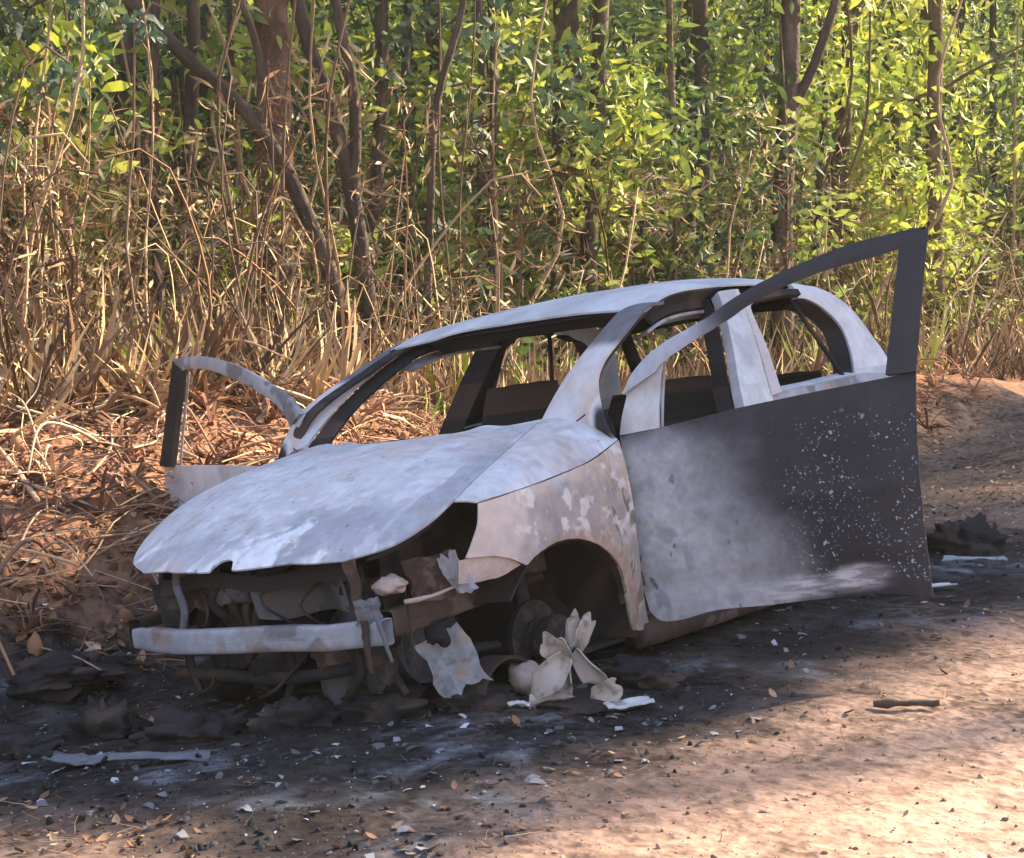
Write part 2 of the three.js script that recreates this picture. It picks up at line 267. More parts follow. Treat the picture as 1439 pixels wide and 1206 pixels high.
const doorTex = tex(1024, 1024, (u, v) => {               // d from -0.05 to 1.15, y from 0.2 to 1.45
  const d = -0.05 + 1.2 * u, y = 0.2 + 1.25 * v, n = fbm(d * 4, y * 4, 3, 5), n2 = fbm(d * 11, y * 11, 13, 4), g = fbm(d * 44, y * 44, 5, 3);
  let c = mix3([0.019, 0.0195, 0.026], [0.039, 0.039, 0.047], n);
  const lim = 0.26 + 0.22 * sst(0.75, 0.3, y) - 0.04 * sst(0.5, 0.9, y);
  const bl = sst(lim + 0.24, lim - 0.22, d + 0.2 * (n - 0.5) + 0.10 * (n2 - 0.5));     // bleached fore end
  c = mix3(c, mix3([0.38, 0.385, 0.42], [0.47, 0.48, 0.515], n2), bl * (0.86 + 0.28 * (fbm(d * 60, y * 60, 61, 3) - 0.5)) * sst(0.93, 0.8, y + 0.1 * (n - 0.5)));
  const low = 0.285 + 0.045 * sst(0.3, 0.85, d), band = sst(0.06, 0.015, Math.abs(y - low - 0.02) + 0.045 * (n2 - 0.5)) * sst(0.88, 0.66, d + 0.2 * (n - 0.5));
  c = mix3(c, [0.42, 0.41, 0.45], band * (0.45 + 0.55 * sst(0.4, 0.6, fbm(d * 14, y * 90, 63, 4))));
  c = mix3(c, PINK, 0.25 * bl * sst(0.55, 0.65, n));
  c = mix3(c, STEEL, bl * 0.6 * sst(0.55, 0.75, fbm(d * 16, y * 13, 44, 4))); c = mix3(c, SOOT, bl * 0.6 * sst(0.76, 0.80, fbm(d * 24, y * 18, 47, 3)));
  // flakes of pale ash that stick to the skin
  const cell = (s, th) => { const i = Math.floor(d * s), j = Math.floor(y * s), h = hash(i, j, 5 + s); if (h < th) return 0; const a = hash(i, j, 9 + s) * 3.1, fx = d * s - i - 0.3 - 0.4 * hash(i, j, 1), fy = y * s - j - 0.3 - 0.4 * hash(i, j, 2), p = fx * Math.cos(a) + fy * Math.sin(a), q = -fx * Math.sin(a) + fy * Math.cos(a), w = 0.1 + 0.16 * hash(i, j, 3); return sst(1.3, 0.7, Math.hypot(p / w, q / (w * 1.7)) + 0.8 * (noise(d * 260, y * 260, 2) - 0.5)); };
  const zone = sst(0.36, 0.62, d + 0.3 * (n - 0.5)) * sst(0.92, 0.84, y) * sst(0.3, 0.36, y);
  const den = 0.12 * (1 - sst(0.42, 0.6, fbm(d * 5 + 3, y * 4, 77, 3))); const fl = Math.max(cell(48, 0.955 + den * 0.4), cell(82, 0.90 + den), 0.8 * cell(130, 0.86 + den)) * zone; c = mix3(c, [0.42, 0.44, 0.50], fl * (0.35 + 0.6 * n2));
  c = mix3(c, [0.03, 0.031, 0.037], sst(0.96, 1.0, y) * sst(0.2, 0.4, d) * 0.8); c = mix3(c, [0.34, 0.37, 0.44], sst(0.92, 0.96, y) * sst(0.42, 0.26, d + 0.2 * (n - 0.5)) * 0.9);
  const k = 0.84 + 0.32 * g; return c.map((q) => q * k);
});
const sootTex = tex(512, 512, (u, v) => { const n = fbm(u * 6, v * 6, 3, 5), g = fbm(u * 50, v * 50, 5, 3); let c = mix3([0.018, 0.0175, 0.019], [0.042, 0.038, 0.038], n); c = mix3(c, [0.075, 0.052, 0.042], sst(0.55, 0.68, fbm(u * 5, v * 5, 31, 4)) * 0.8); return c.map((q) => q * (0.8 + 0.4 * g)); });
const greyTex = tex(512, 512, (u, v) => { const n = fbm(u * 7, v * 7, 3, 5), g = fbm(u * 50, v * 50, 5, 3); let c = mix3([0.21, 0.22, 0.245], [0.34, 0.35, 0.385], n); c = mix3(c, [0.09, 0.085, 0.085], sst(0.55, 0.66, fbm(u * 8, v * 8, 12, 4)) * 0.7); c = mix3(c, [0.25, 0.18, 0.145], sst(0.58, 0.68, fbm(u * 6, v * 6, 51, 4)) * 0.6); return c.map((q) => q * (0.84 + 0.32 * g)); });
const rustTex = tex(512, 512, (u, v) => { const n = fbm(u * 7, v * 7, 3, 5), g = fbm(u * 50, v * 50, 5, 3); let c = mix3([0.035, 0.025, 0.022], [0.09, 0.058, 0.046], n); c = mix3(c, [0.16, 0.115, 0.10], sst(0.56, 0.68, fbm(u * 9, v * 9, 12, 4)) * 0.7); return c.map((q) => q * (0.8 + 0.4 * g)); });
const paleTex = tex(256, 256, (u, v) => { const n = fbm(u * 8, v * 8, 3, 5), g = fbm(u * 50, v * 50, 5, 3); let c = mix3([0.40, 0.375, 0.36], [0.58, 0.575, 0.585], n); c = mix3(c, [0.12, 0.105, 0.10], sst(0.6, 0.7, fbm(u * 7, v * 7, 9, 3)) * 0.8); return c.map((q) => q * (0.84 + 0.32 * g)); });
const bz = { bumpMap: fineBump, bumpScale: 0.0012 };
const mHood = std({ map: hoodTex, ...bz, roughness: 0.62 }), mRoof = std({ map: roofTex, ...bz, roughness: 0.6 }), mFender = std({ map: fenderTex, ...bz }), mPillar = std({ map: pillarTex, ...bz }), mDoor = std({ map: doorTex, ...bz, roughness: 0.6 }), mSoot = std({ map: sootTex, ...bz, roughness: 0.95, specularIntensity: 0.15 }), mGrey = std({ map: greyTex, ...bz }), mGreyD = std({ map: greyTex, ...bz, color: new THREE.Color().setRGB(0.45, 0.45, 0.46) }), mRust = std({ map: rustTex, ...bz, roughness: 0.9 }), mPale = std({ map: paleTex, ...bz, roughness: 0.8 });
const uvRect = (x0, x1, y0, y1) => (p) => [(p.x - x0) / (x1 - x0), (p.y - y0) / (y1 - y0)];

// bonnet
const hoodEdge = crv([[-0.385, 0.972, 0.515], [-0.1, 0.915, 0.615], [0.2, 0.835, 0.69], [0.4, 0.765, 0.72], [0.52, 0.712, 0.71], [0.61, 0.668, 0.65], [0.67, 0.635, 0.50]]);
const hoodMid = crv([[-0.24, 0.958, 0], [0, 0.928, 0], [0.2, 0.885, 0], [0.4, 0.808, 0], [0.55, 0.743, 0], [0.66, 0.685, 0], [0.725, 0.637, 0]]);
const hoodFn = (u, v) => {
  const s = u * 2 - 1, notch = v * (1 - 0.05 * Math.sqrt(Math.max(0, 1 - Math.pow((s + 0.03) / 0.10, 2))) * sst(0.8, 1, v));
  const e = hoodEdge(notch), m = hoodMid(notch), q = 1 - Math.pow(Math.abs(s), 2.1);
  const rib = 0.012 * Math.exp(-Math.pow((Math.abs(s) - 0.62) / 0.09, 2)) * (1 - v * 0.6);
  const warp = 0.011 * (fbm(u * 5, v * 4, 3, 3) - 0.5) * 2;
  return V(mix(e.x, m.x, 1 - s * s), mix(e.y, m.y, q) + rib + warp * (1 - 0.7 * Math.pow(Math.abs(s), 4)), s * e.z * (s > 0 ? 1 - 0.2 * sst(0.35, 0.9, v) : 1));
};
const hood = part(car, 'hood', sheet(hoodFn, 96, 64, 0.007, (p) => [(p.x + 0.45) / 1.2, (p.z + 0.75) / 1.5], -1), mHood);
{ // rolled flange under the bonnet's two side edges
  for (const sgn of [-1, 1]) { const g = sheet((u, v) => { const p = hoodFn(sgn < 0 ? 0 : 1, u * 0.93); p.y -= 0.008 + v * (0.022 - 0.01 * u); p.z -= sgn * (0.01 + v * 0.012); return p; }, 40, 2, 0.004, (p) => [(p.x + 0.45) / 1.2, (p.z + 0.75) / 1.5]); part(hood, 'hood_flange', g, mSoot); }
  for (const q of [-1, 1]) part(hood, 'hood_brace', (sheet((u, v) => { const p = hoodFn(0.5 + q * (0.08 + 0.26 * u), 0.90 - 0.8 * u); p.y -= 0.075 + 0.02 * Math.sin(Math.PI * v); p.x -= 0.03; p.z += (v - 0.5) * 0.09; return p; }, 14, 4, 0.006)), mSoot);
}
// front wings
const crease = crv([[0.358, 0.757, -0.782], [0.25, 0.768, -0.805], [0.142, 0.779, -0.816], [-0.02, 0.797, -0.815], [-0.197, 0.82, -0.812], [-0.404, 0.873, -0.80]]);
const fBottom = poly([[0.43, 0.602], [0.34, 0.595], [0.277, 0.576], [0.212, 0.543], [0.18, 0.562], [0.145, 0.577], [0.105, 0.587], [0.06, 0.594], [0, 0.594], [-0.063, 0.588], [-0.12, 0.573], [-0.17, 0.553], [-0.215, 0.526], [-0.252, 0.496], [-0.287, 0.458], [-0.314, 0.415], [-0.332, 0.376], [-0.343, 0.339], [-0.36, 0.28], [-0.367, 0.239], [-0.42, 0.228], [-0.478, 0.225]]);
const fFront = crv([[0.358, 0.757], [0.372, 0.70], [0.40, 0.65], [0.43, 0.602]]), fRear = crv([[-0.404, 0.873], [-0.40, 0.8], [-0.394, 0.678], [-0.393, 0.534], [-0.403, 0.412], [-0.446, 0.284], [-0.478, 0.225]]);
const fenderSide = sheet(dent(onSide(coons(crease, fBottom, fFront, fRear)), 0.004, 7), 110, 36, 0.006, uvRect(-0.5, 0.55, 0.2, 1.3));
const fenderTop = sheet((u, v) => {
  const k = 0.66 * (1 - u), e = hoodEdge(k); e.z = -(e.z + 0.002); e.y -= 0.001;
  const c = crease(u).add(V(0, 0.001, 0)), y0 = e.y, p = e.lerp(c, v), b = 0.012 * Math.sin(Math.PI * v) * sst(0, 0.25, u); p.y = mix(y0, c.y, Math.pow(v, 1.9)) + b * 0.3; p.z -= b * 0.7; return p;
}, 60, 10, 0.006, (p) => [(p.x + 0.45) / 1.2, (p.z + 0.9) / 1.5 + 0.2]);
const archLip = sheet((u, v) => { const p = fBottom(0.245 + u * 0.57); p.z = zSide(p.x, p.y) + 0.002 + v * 0.035; return p; }, 50, 2, 0.003, uvRect(-0.5, 0.55, 0.2, 1.3));
const liner = sheet((u, v) => { const a = mix(0.62, Math.PI + 0.1, u), r = 0.355 - 0.02 * v; return V(-0.03 + r * Math.cos(a) * 1.02, 0.245 + r * Math.sin(a) * 0.96, mix(-0.79, -0.47, v)); }, 40, 8, 0.006, (p) => [p.x, p.z + p.y]);
const flap = sheet(dent(onSide(coons(poly([[0.445, 0.598], [0.38, 0.606], [0.325, 0.603], [0.272, 0.584], [0.225, 0.55]]), crv([[0.452, 0.528], [0.4, 0.522], [0.33, 0.523], [0.28, 0.536], [0.225, 0.548]]), poly([[0.445, 0.598], [0.452, 0.528]]), poly([[0.225, 0.55], [0.225, 0.548]])), 0.012), 0.008, 14), 24, 8, 0.005, (p) => [p.x * 2, p.y * 2]);
const mFlap = std({ map: tex(256, 256, (u, v) => { const n = fbm(u * 6, v * 6, 3, 5), g = fbm(u * 50, v * 50, 5, 3); return mix3([0.33, 0.235, 0.205], [0.45, 0.37, 0.34], n).map((q) => q * (0.84 + 0.32 * g)); }), ...bz });
for (const R of [false, true]) {
  const f = (g) => { if (!R) return g; const m = mirrorZ(g), p = m.attributes.position; for (let i = 0; i < p.count; i++) p.setZ(i, p.getZ(i) * (1 - 0.2 * sst(-0.05, 0.5, p.getX(i)))); m.computeVertexNormals(); return m; }, w = part(car, 'front_fender', f(fenderSide), mFender);
  part(w, 'fender_shoulder', f(fenderTop), mHood);
  part(w, 'wheel_arch_lip', f(archLip), mRust); part(w, 'wheel_arch_liner', f(liner), mSoot); part(w, 'fender_tip', f(flap), mFlap);
}
// windscreen pillars, roof, rails
const pilF = crv([[-0.378, 0.962, -0.518], [-0.60, 1.10, -0.487], [-0.81, 1.215, -0.472], [-1.011, 1.315, -0.46], [-1.07, 1.34, -0.46]]);
const pilR = crv([[-0.404, 0.873, -0.80], [-0.38, 0.924, -0.787], [-0.402, 1.01, -0.756], [-0.447, 1.083, -0.727], [-0.528, 1.141, -0.704], [-0.737, 1.234, -0.666], [-0.914, 1.308, -0.637], [-1.0, 1.333, -0.628], [-1.08, 1.35, -0.622]]);
const pilFR = crv([[-0.385, 0.965, -0.63], [-0.60, 1.105, -0.645], [-0.81, 1.222, -0.625], [-1.07, 1.34, -0.595]]);
const pilSheet = (F, bk = 1) => sheet((u, v) => { const a = F(u), b = pilR(u), p = a.lerp(b, v), q = Math.sin(Math.PI * v), w = sst(0, 0.3, u), k = Math.sin(Math.PI * Math.pow(v, 0.8)) * mix(0.05, 0.026, u) * w * bk, e = 0.03 * q * (1 - w); p.x += k * 0.7; p.y += k * 0.45 + e * 0.8 - 0.014 * sst(0.9, 1, u); p.z -= k * 0.4 + e * 0.7; return p; }, 48, 14, 0.012, (p) => [(p.z + 0.87) / 0.45, (p.y - 0.85) / 0.55], 1);
const pillarInner = sheet((u, v) => { const b = pilR(0.05 + 0.95 * u); b.z += 0.004 + v * 0.075; b.x -= v * 0.01; b.y -= 0.004; return b; }, 30, 3, 0.01);
const screenFlange = (F, w) => sheet((u, v) => { const b = F(0.02 + 0.97 * u); b.z += v * w; b.x -= 0.003 + v * 0.03; b.y -= 0.002 + v * 0.012; return b; }, 30, 3, 0.012);
for (const R of [false, true]) { const f = (g) => R ? mirrorZ(g) : g, F = R ? pilFR : pilF, w = part(car, 'windshield_pillar', f(pilSheet(F, R ? 0.35 : 1)), mPillar); part(w, 'door_seal_flange', f(pillarInner), mSoot); part(w, 'windshield_flange', f(screenFlange(F, R ? 0.06 : 0.03)), mSoot); }
const roofE = crv([[-0.925, 1.318, 0.632], [-1.1, 1.368, 0.613], [-1.25, 1.388, 0.604], [-1.574, 1.398, 0.60], [-1.85, 1.396, 0.60], [-2.12, 1.385, 0.60], [-2.337, 1.362, 0.60], [-2.50, 1.31, 0.60]]);
const roofC = crv([[-0.955, 1.352, 0], [-1.12, 1.395, 0], [-1.3, 1.428, 0], [-1.6, 1.456, 0], [-1.9, 1.468, 0], [-2.2, 1.462, 0], [-2.42, 1.435, 0], [-2.60, 1.375, 0]]);
const roofFn = (u, v) => { const s = u * 2 - 1, a = Math.abs(s), e = roofE(v), c = roofC(v), fx = mix(Math.pow(a, 3), a * a, v); const w = 0.006 * (fbm(u * 6, v * 6, 13, 3) - 0.5); const front = (1 - sst(0, 0.12, v)) * Math.exp(-Math.pow((a - 0.74) / 0.16, 2)) * 0.07; return V(mix(c.x, e.x, fx) - front, mix(c.y, e.y, Math.pow(a, 2.6)) + w, s * e.z); };
const roof = part(car, 'roof', sheet(roofFn, 56, 56, 0.008, (p) => [(p.x + 2.8) / 2, (p.z + 0.7) / 1.4], -1), mRoof);
part(roof, 'roof_lining', sheet((u, v) => { const p = roofFn(0.03 + 0.94 * u, 0.01 + 0.97 * v); p.y -= 0.014 + 0.018 * Math.sin(Math.PI * u); return p; }, 24, 24, 0.008), mSoot);
part(roof, 'windshield_header', sheet((u, v) => { const p = roofFn(0.12 + 0.76 * u, 0.005); p.y -= 0.012 + v * 0.05; p.x -= v * 0.08; return p; }, 24, 3, 0.01), mSoot);
for (let k = 0; k < 3; k++) part(roof, 'roof_bow', sheet((u, v) => { const p = roofFn(0.06 + 0.88 * u, 0.3 + 0.22 * k + v * 0.04); p.y -= 0.05 - 0.02 * Math.sin(Math.PI * u); return p; }, 16, 2, 0.012), mSoot);
// door-opening rail: a deep rounded recess below the roof edge
const rail = sheet((u, v) => { const e = roofE(mix(0.0, 0.395, u)); const d = 0.07 * sst(0, 0.18, u); return V(e.x, e.y - 0.004 - v * d - 0.01 * v, -(e.z) + 0.004 + 0.035 * Math.sin(v * Math.PI * 0.75)); }, 40, 8, 0.014, (p) => [p.x, p.y]);
const railInner = sheet((u, v) => { const e = roofE(mix(0.03, 0.395, u)); return V(e.x, e.y - 0.088 - v * 0.018, -(e.z) + 0.024 + v * 0.05); }, 30, 3, 0.012, (p) => [p.x, p.y]);
for (const R of [false, true]) { const f = (g) => R ? mirrorZ(g) : g; const w = part(car, 'roof_rail', f(rail), mSoot); part(w, 'rail_flange', f(railInner), mGrey); }
// centre pillar, rear side door, quarter
for (const R of [false, true]) {
  const dx = R ? -0.15 : 0, f = (g) => R ? mirrorZ(g) : g;
  const bF = crv([[-1.45 + dx, 1.345], [-1.423 + dx, 1.263], [-1.348 + dx, 1.117], [-1.246 + dx, 0.913], [-1.23, 0.6], [-1.24, 0.24]]), bM = crv([[-1.585 + dx, 1.36], [-1.566 + dx, 1.295], [-1.527 + dx, 1.164], [-1.453 + dx, 0.937], [-1.44, 0.6], [-1.44, 0.24]]);
  const b = part(car, 'center_pillar', f(sheet((u, v) => { const p = bF(u).lerp(bM(u), v); p.z = zSide(p.x, p.y) + 0.022 - 0.014 * Math.sin(Math.PI * v); return p; }, 30, 8, 0.05, (p) => [p.x, p.y], -1)), R ? mSoot : mRoof);
  part(b, 'pillar_flange', f(sheet((u, v) => { const p = bF(u); p.x += 0.004; p.z = zSide(p.x, p.y) + 0.026 + v * 0.07; return p; }, 20, 2, 0.006)), mSoot);
  const rd = new THREE.Group(); rd.name = 'rear_door'; car.add(rd);
  const fm = crv([[-1.59 + dx, 1.345], [-1.566 + dx, 1.295], [-1.527 + dx, 1.164], [-1.453 + dx, 0.937]]), fr = crv([[-1.64 + dx, 1.30], [-1.606 + dx, 1.285], [-1.58 + dx, 1.132], [-1.535 + dx, 0.944]]);
  const front = sheet(onSide((u, v) => fm(u).lerp(fr(u), v), -0.004), 20, 4, 0.03, uvRect(-1.9, -1.1, 0.9, 1.4), -1);
  const upT = crv([[-1.59 + dx, 1.345], [-1.75, 1.352], [-1.95, 1.352], [-2.08, 1.348]]), upB = crv([[-1.64 + dx, 1.30], [-1.8, 1.318], [-1.95, 1.326], [-2.08, 1.324]]);
  const upper = sheet(onSide((u, v) => upT(u).lerp(upB(u), v), 0.004), 20, 3, 0.03, (p) => [p.x, p.y]);
  part(rd, 'window_frame', front, R ? mSoot : mFlapLike()); part(rd, 'upper_frame', f(upper), mSoot);
  if (R) rd.children[0].geometry = f(front);
  const lowT = crv([[-1.453, 0.937], [-1.55, 0.945], [-1.9, 0.955], [-2.25, 0.968], [-2.45, 0.962], [-2.62, 0.952]]), lowB = poly([[-1.45, 0.24], [-1.7, 0.235], [-2.12, 0.235], [-2.16, 0.36], [-2.25, 0.5], [-2.36, 0.58], [-2.45, 0.60], [-2.54, 0.59], [-2.62, 0.54]]);
  const low = sheet(dent(onSide(coons(lowT, lowB, poly([[-1.453, 0.937], [-1.45, 0.24]]), poly([[-2.62, 0.952], [-2.62, 0.54]]))), 0.004, 6), 40, 24, 0.02, (p) => [p.x * 0.6, p.y * 0.6]);
  part(rd, 'door_skin', f(low), mGrey);
  part(rd, 'belt_ledge', f(sheet((u, v) => { const p = lowT(u * 0.86); p.z = zSide(p.x, p.y) - 0.003 + v * 0.07; p.y += 0.004 + 0.012 * Math.sin(Math.PI * v * 0.6); return p; }, 24, 4, 0.008, (p) => [p.x, p.z], -1)), mPaleAsh());
  const cI = crv([[-2.10, 1.322], [-2.157, 1.318], [-2.254, 1.284], [-2.353, 1.184], [-2.33, 1.08], [-2.268, 0.982], [-2.25, 0.962]]), cO = crv([[-2.10, 1.384], [-2.337, 1.362], [-2.527, 1.275], [-2.624, 1.123], [-2.672, 1.022], [-2.64, 0.96], [-2.60, 0.95]]);
  const q = part(car, 'quarter_panel', f(sheet(dent((u, v) => { const p = cI(u).lerp(cO(u), v); p.z = zSide(p.x, p.y) - 0.008 * Math.sin(Math.PI * v); return p; }, 0.005, 8), 36, 14, 0.03, (p) => [(p.x + 2.8) / 2, p.y])), mRoof);
  part(q, 'window_reveal', f(sheet((u, v) => { const p = cI(u * 0.98); p.x += 0.003; p.z = zSide(p.x, p.y) + 0.01 + v * 0.07; p.x += v * 0.035 * sst(0.2, 0.5, u); p.y -= v * 0.03 * (1 - sst(0.2, 0.5, u)); return p; }, 30, 3, 0.012)), mSoot);
  part(rd, 'window_divider', f(tube([[-2.04, 1.32, -0.625], [-2.12, 1.12, -0.70], [-2.17, 0.96, -0.765]], 0.011, 0.011, 6, 8)), mSoot);
  // rear quarter below the belt and the body end
  part(q, 'rear_corner', f(sheet((u, v) => { const y = mix(0.955, 0.3, v), x = mix(-2.61, -2.70, u); return V(x, y, zSide(x, y) * (1 - 0.12 * Math.pow(u, 6))); }, 14, 12, 0.012, (p) => [p.x, p.y])), mGrey);
  const sl = part(car, 'sill', f(tube([[-0.44, 0.215, -0.745], [-1.2, 0.21, -0.755], [-2.1, 0.215, -0.75]], 0.06, 0.06, 8, 10)), mRust);
  const sx = sl; part(sx, 'sill_plate', f(sheet((u, v) => V(mix(-0.42, -2.1, u), 0.25 + 0.02 * v, mix(-0.77, -0.66, v)), 16, 3, 0.006)), mSoot);
}
function mFlapLike() { return mFlapLike.m ??= std({ map: tex(256, 256, (u, v) => { const n = fbm(u * 6, v * 6, 3, 5), g = fbm(u * 50, v * 50, 5, 3); return mix3([0.40, 0.36, 0.36], [0.52, 0.50, 0.51], n).map((q) => q * (0.84 + 0.32 * g)); }), ...bz }); }
function mPaleAsh() { return mPaleAsh.m ??= std({ map: roofTex, ...bz, roughness: 0.5 }); }
// tail: hatch frame with its empty glass opening
{
  const t = part(car, 'tailgate', M([
    sheet((u, v) => { const s = u * 2 - 1, y = mix(0.93, 0.38, v); return V(-2.80 + 0.10 * s * s + 0.04 * v, y, s * 0.68); }, 20, 8, 0.02),
    tube([[-2.48, 1.32, -0.5], [-2.58, 1.345, 0], [-2.48, 1.32, 0.5]], 0.035, 0.035, 6, 10),
    ...[-1, 1].map((s) => tube([[-2.46, 1.30, s * 0.5], [-2.6, 1.12, s * 0.54], [-2.76, 0.92, s * 0.58]], 0.035, 0.04, 6, 8))]), mSoot);
  part(t, 'license_recess', box(-2.80, 0.62, 0, 0.05, 0.14, 0.46), mSoot);
}
// floor, bulkhead, dash, seats
part(car, 'floor_pan', M([box(-1.35, 0.20, 0, 2.6, 0.02, 1.42, null, 0.02), box(-1.2, 0.27, 0, 2.0, 0.13, 0.22, null, 0.02)]), mSoot);
part(car, 'bulkhead', sheet((u, v) => { const s = u * 2 - 1; return V(-0.36 + 0.12 * (1 - s * s) + 0.05 * Math.sin(v * 5), mix(0.91, 0.22, v), s * mix(0.56, 0.70, v)); }, 20, 12, 0.02), mSoot);
part(car, 'cowl', sheet((u, v) => { const s = u * 2 - 1; return V(mix(-0.385, -0.24, 1 - s * s) - v * 0.12, 0.945 - 0.015 * v, s * 0.52); }, 24, 4, 0.02), mSoot);
const dash = part(car, 'dashboard_beam', M([tube([[-0.60, 0.80, -0.70], [-0.58, 0.83, 0], [-0.60, 0.80, 0.70]], 0.035, 0.035, 8, 12), tube([[-0.56, 0.80, 0.1], [-0.58, 0.6, 0.12], [-0.56, 0.28, 0.1]], 0.02, 0.02, 6, 8), tube([[-0.56, 0.80, -0.12], [-0.6, 0.6, -0.12], [-0.56, 0.28, -0.1]], 0.02, 0.02, 6, 8)]), mSoot);
part(dash, 'steering_column', tube([[-0.52, 0.70, -0.36], [-0.74, 0.82, -0.36]], 0.028, 0.022, 8, 4), mSoot);
{ const g = new THREE.TorusGeometry(0.175, 0.009, 6, 28); g.rotateY(Math.PI / 2); g.rotateZ(0.5); g.translate(-0.76, 0.835, -0.36); const sw = part(car, 'steering_wheel', g, mSoot); for (const e of [[-0.70, 0.96, -0.42], [-0.78, 0.80, -0.20]]) part(sw, 'wheel_spoke', tube([[-0.76, 0.835, -0.36], e], 0.008, 0.008, 5, 3), mSoot); }
const seatBack = (x, z, w, h) => [
  tube([[x, 0.42, z - w], [x - 0.12, 0.42 + h * 0.6, z - w], [x - 0.2, 0.40 + h, z - w * 0.7], [x - 0.21, 0.42 + h, z], [x - 0.2, 0.40 + h, z + w * 0.7], [x - 0.12, 0.42 + h * 0.6, z + w], [x, 0.42, z + w]], 0.017, 0.017, 6, 30),
  sheet((u, v) => V(x - 0.03 - 0.15 * v, 0.44 + (h - 0.01) * v, z + (u * 2 - 1) * w * (1 - 0.2 * Math.pow(v, 4))), 8, 8, 0.012)];
for (const z of [-0.37, 0.37]) { const s = part(car, 'front_seat_frame', M(seatBack(-1.28, z, 0.23, z > 0 ? 0.68 : 0.62)), mSoot); part(s, 'seat_pan', M([box(-1.05, 0.40, z, 0.46, 0.03, 0.44, [0, 0, 0.1], 0.03), tube([[-0.85, 0.25, z - 0.2], [-0.86, 0.38, z - 0.2], [-1.25, 0.36, z - 0.2], [-1.26, 0.25, z - 0.2]], 0.014, 0.014, 5, 14), tube([[-0.85, 0.25, z + 0.2], [-0.86, 0.38, z + 0.2], [-1.25, 0.36, z + 0.2], [-1.26, 0.25, z + 0.2]], 0.014, 0.014, 5, 14)]), mSoot); }
{ const s = part(car, 'rear_seat_frame', M([...seatBack(-2.2, -0.32, 0.28, 0.58), ...seatBack(-2.2, 0.32, 0.28, 0.58)]), mSoot); part(s, 'seat_pan', box(-1.98, 0.38, 0, 0.45, 0.05, 1.2, [0, 0, 0.12], 0.04), mSoot); }

// front doors, standing wide open
function makeDoor(R, th, o) {
  const dir = V(-Math.cos(th), 0, (R ? 1 : -1) * Math.sin(th)), nor = V(Math.sin(th), 0, (R ? 1 : -1) * Math.cos(th)), h0 = V(-0.46, 0, R ? 0.79 : -0.79);
  const bulge = spline1([0.2, 0.3, 0.45, 0.62, 0.8, 0.93, 1.0, 1.42], [-0.035, -0.012, 0.012, 0.02, 0.01, -0.008, -0.02, -0.10]);
  const lift = (d, y, off = 0) => h0.clone().addScaledVector(dir, d).addScaledVector(nor, (bulge(y) + off) * o.lean + (o.lean === 1 ? 0 : off * (1 - o.lean)) + 0.012 * (fbm(d * 4 + (R ? 9 : 0), y * 4, 7, 3) - 0.5) + 0.005 * Math.exp(-Math.pow((y - 0.60 - 0.04 * d) / 0.02, 2)) - 0.006 * Math.exp(-Math.pow((y - 0.37 - 0.02 * d) / 0.03, 2))).add(V(0, y, 0));
  const uvf = (p) => { const q = p.clone().sub(h0); return [(q.dot(dir) + 0.05) / 1.2, (q.y - 0.2) / 1.25]; };
  const fl = R ? -1 : 1;
  const g = new THREE.Group(); g.name = 'front_door'; car.add(g);
  const skin = coons(poly(o.belt), crv(o.bottom), crv(o.lead), crv(o.trail));
  part(g, 'door_skin', sheet((u, v) => { const p = skin(u, v); return lift(p.x, p.y); }, 60, 50, 0.006, uvf, fl), o.mSkin);
  part(g, 'inner_panel', sheet((u, v) => { const p = skin(0.02 + 0.96 * u, 0.02 + 0.95 * v), e = Math.min(u, 1 - u, v, 1 - v); return lift(p.x, p.y, -0.012 - 0.065 * sst(0, 0.05, e)); }, 40, 40, 0.006, uvf, fl), mSoot);
  // window frame: outer and inner outline joined by a folded strip
  const O = crv(o.outer), I = crv(o.inner);
  const strip = (u, v) => { const a = O(u), b = I(u), p = a.lerp(b, v); return p; };
  part(g, 'window_frame', sheet((u, v) => { const p = strip(u, v); return lift(p.x, p.y, 0.004 * Math.sin(Math.PI * v)); }, 60, 5, 0.028, uvf, fl), o.mFrame);
  part(g, 'window_upright', sheet((u, v) => { const a = V(mix(o.up[0][0], o.up[1][0], u), mix(o.up[0][1], o.up[1][1], u), 0), b = V(mix(o.up[3][0], o.up[2][0], u), mix(o.up[3][1], o.up[2][1], u), 0), p = a.lerp(b, v); return lift(p.x, p.y, 0.006 * Math.sin(Math.PI * v)); }, 16, 5, 0.03, uvf, fl), o.mUp);
  if (o.quarter) part(g, 'quarter_window_panel', sheet((u, v) => { const p = coons(poly(o.quarter[0]), poly(o.quarter[1]), poly([o.quarter[0][0], o.quarter[1][0]]), poly([o.quarter[0][o.quarter[0].length - 1], o.quarter[1][o.quarter[1].length - 1]]))(u, v); return lift(p.x, p.y, -0.003 + 0.006 * Math.sin(u * 9)); }, 12, 10, 0.012, uvf, fl), mRoof);
  if (o.channel) part(g, 'window_channel', tube(o.channel.map(([d, y]) => lift(d, y, 0.0)), 0.006, 0.006, 5, 12), mGrey);
  for (const y of [0.4, 0.72]) part(g, 'door_hinge', box(h0.x + 0.02, y, h0.z * 0.985, 0.05, 0.05, 0.05), mRust);
  return g;
}
